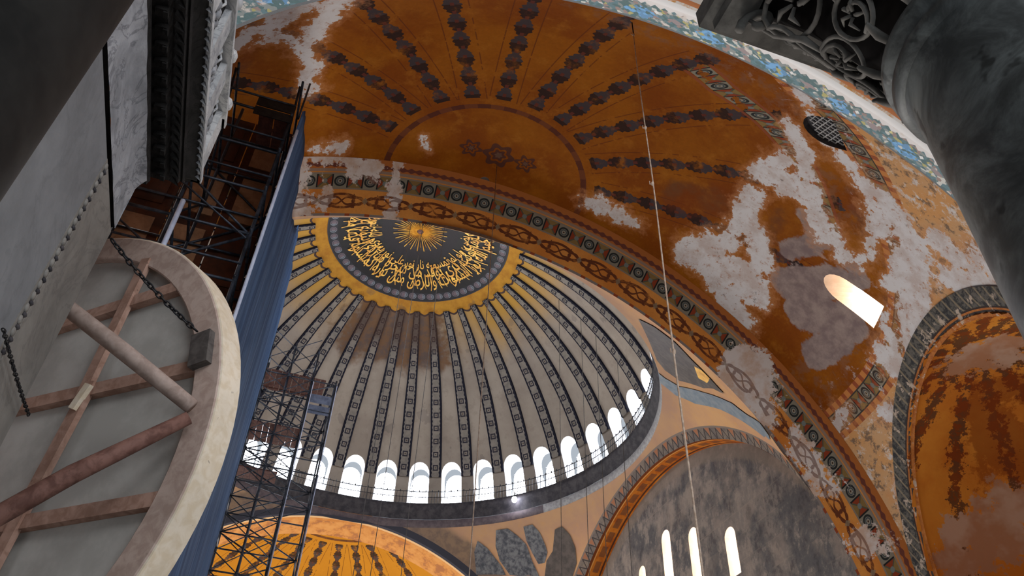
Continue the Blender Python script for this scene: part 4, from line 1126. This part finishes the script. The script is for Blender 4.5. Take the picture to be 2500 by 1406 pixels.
# ---------------------------------------------------------------- two dark columns
def make_column(x, y, r0, up_, stone, label):
    CAPZ0, CAPZ1 = 16.78 + up_, 17.78 + up_
    c = empty('column', (x, y, 11.7)); tag(c, label, 'column')
    b = MB(); b.box((x, y, 11.8), (.75, 0, 0), (0, .75, 0), (0, 0, .1)); b.lathe([(.72, .2), (.74, .28), (.66, .36), (.58, .38), (.60, .46), (r0 + .02, .55)], (x, y, 11.7), 40); b.build('base', M['marble'], c, smooth=False)
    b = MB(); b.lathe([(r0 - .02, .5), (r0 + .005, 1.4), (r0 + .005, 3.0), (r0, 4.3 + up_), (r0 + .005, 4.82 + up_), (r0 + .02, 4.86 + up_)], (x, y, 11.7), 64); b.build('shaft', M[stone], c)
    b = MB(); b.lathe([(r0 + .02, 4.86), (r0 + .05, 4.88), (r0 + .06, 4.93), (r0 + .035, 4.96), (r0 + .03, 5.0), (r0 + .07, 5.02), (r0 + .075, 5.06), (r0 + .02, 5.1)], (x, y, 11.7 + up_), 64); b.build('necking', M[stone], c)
    def pt(a, h, off=0.0):
        """bell of the capital: a circle below opening to a square above"""
        k = max(0, min(1, h)); sqr = .80 / max(abs(math.cos(a)), abs(math.sin(a)))
        w_ = k ** 1.35
        rr = (r0 + .03 + .10 * math.sin(k * math.pi)) * (1 - w_) + min(sqr, 1.10) * w_ + off
        return Vector((x + rr * math.cos(a), y + rr * math.sin(a), CAPZ0 + (CAPZ1 - CAPZ0) * k))
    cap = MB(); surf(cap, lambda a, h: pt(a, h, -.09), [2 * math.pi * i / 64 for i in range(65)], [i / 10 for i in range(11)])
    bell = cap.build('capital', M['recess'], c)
    # undercut scrolls with lobed leaves, and a lower row of small ones
    for h, rad, n, ph, wt in ((.68, .185, 16, .5, .015), (.27, .12, 16, 0, .013)):
        for k in range(n):
            a = 2 * math.pi * (k + ph) / n
            rr = (pt(a, h) - Vector((x, y, pt(a, h).z))).length
            ring = [pt(a + rad * 1.02 * math.cos(f_) / rr, h + rad * 1.05 * math.sin(f_), .0) for f_ in [2 * math.pi * q / 22 for q in range(22)]]
            b = MB(); b.tube(ring, wt, 6, closed=True); s = b.build('scroll', M['capital'], bell)
            sgn = 1 if k % 2 else -1
            b = MB()
            stem = [pt(a + rad * (1 - .8 * q / 8) * math.cos(-1.9 * sgn + q * .42 * sgn) / rr, h + rad * (1 - .8 * q / 8) * math.sin(-1.9 * sgn + q * .42 * sgn), .005) for q in range(9)]
            b.tube(stem, [wt, wt, wt, wt, wt * .9, wt * .9, wt, wt * 1.2, wt * .8], 6)
            for ang, ln in ((.5, .8), (1.5, .75), (2.5, .78), (3.7, .7), (5.2, .72)):
                p0 = pt(a + rad * .12 * math.cos(ang) / rr, h + rad * .12 * math.sin(ang), .0); p1 = pt(a + rad * ln * .55 * math.cos(ang) / rr, h + rad * ln * .55 * math.sin(ang), .015); p2 = pt(a + rad * ln * math.cos(ang + .25) / rr, h + rad * ln * math.sin(ang + .25), -.01)
                b.tube([p0, p1, p2], [.010, rad * .10, .004], 5)
            b.build('leaf', M['capital'], bell)
    for k in range(16):
        a = 2 * math.pi * k / 16
        b = MB(); b.tube([pt(a, .40, .0), pt(a + .05, .5, .02), pt(a, .62, .01), pt(a - .05, .76, .01), pt(a, .93, .0)], [.012, .022, .016, .022, .012], 6); b.build('stem', M['capital'], bell)
        b = MB(); b.tube([pt(a, .0, .0), pt(a, .07, .02), pt(a + .04, .12, .04), pt(a + .07, .11, .06)], [.018, .024, .016, .008], 6); b.build('acanthus_leaf', M['capital'], bell)
    for sx in (-1, 1):                                                 # corner volutes, then the square top slab
        for sy in (-1, 1):
            d = Vector((sx, sy, 0)).normalized(); o = Vector((x, y, CAPZ1 - .13)) + d * 1.0
            b = MB(); b.tube([o + d * (.11 - .008 * q) * math.cos(q * .55) + Vector((0, 0, (.11 - .008 * q) * math.sin(q * .55))) for q in range(13)], [.03] * 10 + [.025, .02, .015], 7); b.build('volute', M['capital'], bell)
    b = MB(); b.box((x, y, CAPZ1 + .02), (.88, 0, 0), (0, .88, 0), (0, 0, .05)).box((x, y, CAPZ1 + .14), (.94, 0, 0), (0, .94, 0), (0, 0, .08)); b.build('abacus', M['capital'], c)
    b = MB(); b.box((x, y, CAPZ1 + .55), (.8, 0, 0), (0, .8, 0), (0, 0, .34)); b.build('impost', M['cornice_dk'], c)
    return c
make_column(-39.46, 3.07, .475, 0, 'verd', 'mottled dark stone column with carved openwork capital beside the peeling vault')
make_column(-38.56, 7.33, .47, .9, 'verd_shade', 'black shadowed stone column in front of the grey marble pier')

# ---------------------------------------------------------------- big round panel seen from behind
RO, RN = Vector((-28.57, 9.75, 18.82)), Vector((.7631, -.6403, .0872)).normalized()
E1 = Vector((.6428, .766, 0)).normalized(); E2 = RN.cross(E1)
def rd(a, b, n=0.0): return RO + E1 * a + E2 * b + RN * n
disc = empty('round_panel', rd(0, -3.95)); tag(disc, 'back of a huge round wooden framed panel hung from the pier', 'panel')
N = 96
mb = MB()
for i in range(N):
    f = 2 * math.pi * i / N
    for rr, n in ((3.54, .12), (3.53, .0), (3.55, -.015), (3.93, -.015), (3.95, .0)): mb.v.append(tuple(rd(rr * math.cos(f), rr * math.sin(f), n)))
for i in range(N):
    j = (i + 1) % N
    for k in range(4): mb.f.append((i * 5 + k, j * 5 + k, j * 5 + k + 1, i * 5 + k + 1))
mb.build('ring_frame', M['wood_ring'], disc, smooth=False)
mb = MB()
for i in range(N):
    f = 2 * math.pi * i / N
    for rr, n in ((3.95, .0), (3.97, .01), (3.97, .40), (3.9, .42), (3.5, .42)): mb.v.append(tuple(rd(rr * math.cos(f), rr * math.sin(f), n)))
for i in range(N):
    j = (i + 1) % N
    for k in range(4): mb.f.append((i * 5 + k, j * 5 + k, j * 5 + k + 1, i * 5 + k + 1))
mb.build('rim', M['wood_rim'], disc, smooth=False)
mb = MB(); surf(mb, lambda r, f: rd(r * math.cos(f), r * math.sin(f), .13), [.0, 1, 2, 3, 3.56], [2 * math.pi * i / 64 for i in range(65)]); mb.build('canvas_backing', M['canvas'], disc)
for bb in (2.37, .83, -1.05, -2.55):
    L = math.sqrt(3.56 ** 2 - bb ** 2); tilt = (2.30 - 2.44) / 1.84 if bb == 2.37 else 0
    mb = MB(); mb.bar(rd(L, bb + tilt * (L + 1.8), .06), rd(-L, bb - tilt * (L - 1.8) * .3, .06), .19, .13, RN); mb.build('cross_rail', M['wood_red'], disc)
for p0, p1, w in (((-1.86, 3.12), (-1.50, .70), .17), ((-1.60, .95), (-.62, -3.48), .19), ((1.6, 3.15), (1.6, -3.1), .18)):
    mb = MB(); mb.bar(rd(*p0, .0), rd(*p1, .0), w, .09, RN); mb.build('upright_batten', M['wood_red'], disc)
mb = MB(); mb.bar(rd(-1.66, .86, -.07), rd(-1.50, .50, -.07), .12, .07, RN); mb.build('splice_block', M['wood_rim'], disc)
mb = MB(); mb.bar(rd(-3.50, 1.28, -.07), rd(-3.58, .76, -.07), .3, .12, RN); mb.build('hook_block', M['block'], disc)
# two round props between pier and ring
J = rd(-3.72, .07, -.14)
p = MB(); p.tube([(-31.33, PY + .16, 19.83), Vector((-31.33, PY + .16, 19.83)).lerp(J, .5) + Vector((0, 0, .01)), J], [.105, .11, .10], 14)
tag(p.build('prop_pole', M['wood_grey']), 'grey round prop pole slanting from the pier down to the ring frame', 'pole')
Q = Vector((-30.75, 9.30, 16.45))
p = MB(); p.tube([J + Vector((.02, 0, -.15)), J.lerp(Q, .45), Q, J.lerp(Q, 1.35)], [.085, .115, .12, .12], 14)
tag(p.build('prop_pole', M['wood_dark']), 'dark red prop pole slanting across the lower half of the round panel', 'pole')
# chains
lk = MB(); lk.tube([(.030 * math.cos(f), 0, .058 * math.sin(f)) for f in [2 * math.pi * q / 12 for q in range(12)]], .013, 5, closed=True); linkm = lk.mesh('link', M['iron'])
def chain(a, b, sag, label, size=1.0):
    a, b = Vector(a), Vector(b); c = empty('chain', b); tag(c, label, 'chain')
    n = int((b - a).length / (.082 * size))
    for i in range(n):
        t = (i + .5) / n
        pz = a.lerp(b, t) - Vector((0, 0, sag * 4 * t * (1 - t))); d = (b - a) - Vector((0, 0, sag * 4 * (1 - 2 * t)))
        o = put('link', linkm, c); o.matrix_basis = Matrix.Translation(pz) @ d.to_track_quat('Z', 'Y').to_matrix().to_4x4() @ Matrix.Rotation(i * 1.35, 4, 'Z') @ Matrix.Scale(size, 4)
chain((-31.45, PY - .06, 20.95), rd(-3.44, 1.30, -.15), .06, 'dark iron chain slung from the cornice to the hook block')
chain((-33.15, PY - .07, 18.12), (PXE + .05, PY - .10, 18.20), .02, 'short dark chain running across the pier face to its corner', .62)

# ---------------------------------------------------------------- scaffolding towers
def pole(a, b, r, name, parent, m='steel', n=6):
    b_ = MB(); b_.tube([a, b], r, n); return b_.build(name, M[m], parent)
def tower(name, xs, ys, zs, label, zt, deck_levels, skip_diag=False, m='steel', r=.05, diag_step=1, deckmat='deck'):
    t = empty(name, ((xs[0] + xs[-1]) / 2, (ys[0] + ys[-1]) / 2, zs[0])); tag(t, label, 'scaffold')
    for x in xs:
        for y in ys: pole((x, y, zs[0]), (x, y, zt(x, y)), r, 'standard', t, m)
    for z in zs:
        for x in xs:
            if z < zt(x, ys[0]): pole((x, ys[0] - .04, z), (x, ys[-1] + .15, z + .02), r * .8, 'ledger', t, m)
        for y in ys:
            if z < zt(xs[-1], y): pole((xs[0] - .15, y, z + .06), (xs[-1] + .15, y, z + .06), r * .8, 'ledger', t, m)
    for i in range(0, len(zs) - diag_step, diag_step):
        for k, x in enumerate(xs):
            if zs[i + diag_step] > zt(x, ys[0]): continue
            a, b = (ys[0], ys[-1]) if (i // diag_step + k) % 2 else (ys[-1], ys[0])
            pole((x + .05, a, zs[i]), (x + .05, b, zs[i + diag_step]), r * .75, 'brace', t, m)
        for k, y in enumerate(ys):
            if zs[i + diag_step] > zt(xs[-1], y): continue
            for q in range(len(xs) - 1):
                a, b = (xs[q], xs[q + 1]) if (i // diag_step + q) % 2 else (xs[q + 1], xs[q])
                pole((a, y + .05, zs[i]), (b, y + .05, zs[i + diag_step]), r * .75, 'brace', t, m)
    for z, x0, x1, y0, y1 in deck_levels:
        n = max(1, int((y1 - y0) / .3))
        for k in range(n):
            b_ = MB(); b_.box(((x0 + x1) / 2, y0 + (k + .5) * (y1 - y0) / n, z + .08 + random.uniform(0, .015)), ((x1 - x0) / 2, 0, 0), (0, (y1 - y0) / n * .47, 0), (0, 0, .025)); b_.build('deck_board', M[deckmat], t)
    return t
t1 = tower('scaffold_tower', [-25.3, -22.6, -19.9], [7.75, 9.6, 11.5], [11.7 + 1.55 * k for k in range(16)], 'dark steel scaffold tower between round panel and blue sheeting', lambda x, y: 34.9 if x > -24 else (32.4 if y < 8 else 31.9),
           [(31.6, -25.3, -24.2, 7.75, 8.6), (22.5, -25.3, -20, 8.0, 11.4)], diag_step=2)
for z in (31.75, 32.15):
    b = MB(); b.bar((-25.36, 7.72, z), (-25.36, 8.75, z), .03, .34); b.build('toe_board', M['iron'], t1)
pole((-23.6, 7.75, 34), (-23.6, 7.75, 35.9), .035, 'mast', t1)
for k in range(26):                                                     # closely set ledgers and long raking braces on its near face
    z = 13.0 + .775 * k
    if k % 2: pole((-25.36, 7.72, z), (-25.36, 11.65, z + .02), .032, 'ledger', t1)
    if k % 3 == 0 and z < 29: pole((-25.4, 7.8, z), (-25.4, 11.5, z + 2.6), .03, 'brace', t1)
for r_ in range(7):                                                     # boarding on the tower's back, panels in a dark frame
    z = 17.6 + 2.42 * r_
    for q in range(3):
        y = 8.42 + 1.32 * q
        b = MB(); b.box((-22.45, y, z + 1.2), (.03, 0, 0), (0, .64, 0), (0, 0, 1.19)); b.build('back_board', M['board_red'], t1)
        b = MB(); b.box((-22.5, y + .06 * (q - 1), z + 1.25), (.02, 0, 0), (0, .46, 0), (0, 0, .92)); b.build('plywood_panel', M['board_peach' if (q + r_) % 3 != 1 else 'board_red'], t1)
tag(pole((-26.2, 9.28, 24.0), (-26.2, 9.28, 26.9), .06, 'white_pipe', None, 'white_tube', 8), 'bright white pipe standing upright just above the round panel', 'pipe')
# blue sheeting along the scaffold's inner side, top edge stepping up beyond the arch
prof = [(-25.45, 32.2), (-24.2, 33.6), (-23.4, 34.3), (-19.0, 35.8), (-16.4, 36.6), (-14.9, 37.6), (-12.0, 40.2), (-10.8, 41.6), (-6, 42.0), (-2.4, 42.2)]
sx_, sz_ = [p_[0] for p_ in prof], [p_[1] for p_ in prof]
mb = MB()
def sheet_pt(x, t):
    zt = float(np.interp(x, sx_, sz_)); z = 9 + (zt - 9) * t
    return (x, 7.50 + .035 * math.sin(x * 2.1 + .25 * math.sin(z * .5)) + .03 * math.sin(x * .9 + z * .12) - .02 * math.sin(z * 2.2) * (1 if x < -24 else .3), z + .05 * math.sin(x * 5))
surf(mb, sheet_pt, list(np.linspace(-25.45, -2.4, 150)), list(np.linspace(0, 1, 70)))
sh = tag(mb.build('sheeting', M['sheet']), 'tall blue tarpaulin hung along the scaffold down to the lower edge', 'tarpaulin')
sm = sh.modifiers.new('thickness', 'SOLIDIFY'); sm.thickness = .015
# pale tube painting the light caught on the near edge, and rope ties
mb = MB(); mb.tube([(-25.5, 7.46, 12 + k * .8) for k in range(25)], .045, 6); e = mb.build('lit_edge', M['white_tube'], sh)
for k in range(9):
    z = 22.5 + k * 1.05; b = MB(); b.tube([(-25.5, 7.46, z), (-25.47, 7.50, z + .1), (-25.45, 7.52, z + .05)], .03, 5); b.build('tie', M['rope'], sh)
t2 = tower('scaffold_tower', [-1.1, 1.0], [3.62, 4.95, 6.3, 7.6], [14.6 + 1.9 * k for k in range(15)], 'lattice scaffold tower standing free under the dome by the windows', lambda x, y: 39.6 if y < 4.5 else 41.6,
           [(39.4, -1.1, 1.0, 4.2, 7.6), (36.0, -1.1, 1.0, 4.95, 7.6), (33.3, -1.1, .2, 5.6, 7.6), (27.6, -1.1, .2, 5.6, 7.6)], r=.055)
for k in range(14):                                                     # a closer web of braces behind the blue sheet's edge
    z = 14.6 + 1.9 * k
    for a_, b_ in ((4.95, 7.6), (7.6, 4.95)):
        for dz in (0, .95): pole((-1.15, a_, z + dz), (-1.15, b_, z + dz + 1.9), .028, 'brace', t2)
for y in (3.55, 4.88):
    b = MB(); b.tube([(-1.2, y, 12), (-1.2, y, 39.2)], .022, 6); b.build('standard_glint', M['white_tube'], t2)  # pale tube added along each front standard as its highlight
for z in (37.2, 37.9):
    b = MB(); surf(b, lambda y, q: (-1.12 + .02 * math.sin(q * 9 + y * 3), y, z + q), [3.7, 4.1, 4.5, 4.85], [0, .2, .4, .55]); b.build('netting', M['net'], t2)

# ---------------------------------------------------------------- rope and wires for the chandeliers
rp = empty('rope', (-28.95, -1.5, 8)); tag(rp, 'pale knotted rope hanging down across the orange vault', 'rope')
rx, ry = -28.95, -1.5
b = MB(); b.tube([(rx, ry, 36.6), (rx, ry, 35.9)], .02, 5); b.build('hook_rod', M['iron'], rp)
b = MB(); b.tube([(rx + .012 * math.sin(k * .5), ry + .012 * math.sin(k * .4), 36.0 - k * .7) for k in range(42)], [.014 + .0004 * min(k, 20) for k in range(42)], 7); b.build('strand', M['rope'], rp)
for z in (35.9, 31.2, 28.9, 23.6):
    b = MB(); b.ball((rx, ry, z), .04, .04, .08, 8, 6); b.tube([(rx, ry, z), (rx + .02, ry + .07, z - .02), (rx, ry + .08, z + .07)], .013, 5); b.build('knot', M['rope'], rp)
WIRES = [(-18.6, -.23, 40.7, 'hair thin wire hanging from the flower at the crown of the orange vault'), (-4, -9.0, 47.5, 'thin dark wire under the dome, first from the bright bulb'), (-4, -10.5, 46.3, 'thin dark wire under the dome, second from the bright bulb'),
         (-4, -11.5, 45.2, 'thin dark wire crossing the orange arch soffit, farther from the bulb'), (-4, -12.9, 43.7, 'thin dark wire grazing the ring cornice beside the grey window wall'), (-4, .47, 53.0, 'thin dark wire hanging before the yellow vault, second from scaffold'),
         (-4, 1.25, 53.0, 'thin dark wire hanging before the yellow vault nearest the scaffold'), (-4, -.95, 53.0, 'thin dark wire before the yellow vault, farthest from scaffold')]
for i, (x, y, z, lab) in enumerate(WIRES):
    b = MB(); b.tube([(x, y, z), (x, y, z * .5 + 4), (x, y, 8)], .018 if i else .02, 5)
    tag(b.build('hanging_wire', M['rope'] if i == 0 else M['wire']), lab, 'wire')

# ---------------------------------------------------------------- railing and bulb on the ring cornice
rl = empty('railing', (0, 0, 41)); tag(rl, 'dark iron railing round the foot of the dome windows', 'railing')
for z in (41.45, 41.9):
    b = MB(); b.tube([(15.42 * math.cos(2 * math.pi * k / 160), 15.42 * math.sin(2 * math.pi * k / 160), z) for k in range(160)], .03, 5, closed=True); b.build('rail', M['iron'], rl)
b = MB()
for k in range(400):
    a = 2 * math.pi * k / 400; c, s = math.cos(a), math.sin(a)
    b.box((15.42 * c, 15.42 * s, 41.42), (.014 * c, .014 * s, 0), (-.014 * s, .014 * c, 0), (0, 0, .5))
    if k % 2: b.ball((15.42 * c, 15.42 * s, 41.95), .05, .05, .09, 5, 4)
tag(b.build('baluster', M['iron'], rl), kind='stuff')
lp = empty('floodlight', (10.9, -11.0, 40.5)); la = math.atan2(-11.93, 10.88); LR = 15.0
b = MB(); b.ball((LR * math.cos(la), LR * math.sin(la), 40.35), .2, .2, .24, 12, 8); b.build('bulb', M['bulb'], lp)
b = MB(); b.lathe([(.04, .6), (.05, .3), (.14, .24), (.17, .1)], (LR * math.cos(la), LR * math.sin(la), 40.3), 12); b.tube([(LR * math.cos(la), LR * math.sin(la), 40.85), (15.4 * math.cos(la), 15.4 * math.sin(la), 40.95)], .03, 5); b.build('bracket', M['iron'], lp)
tag(lp, 'bright bulb hanging from the ring cornice below a dome window', 'lamp')
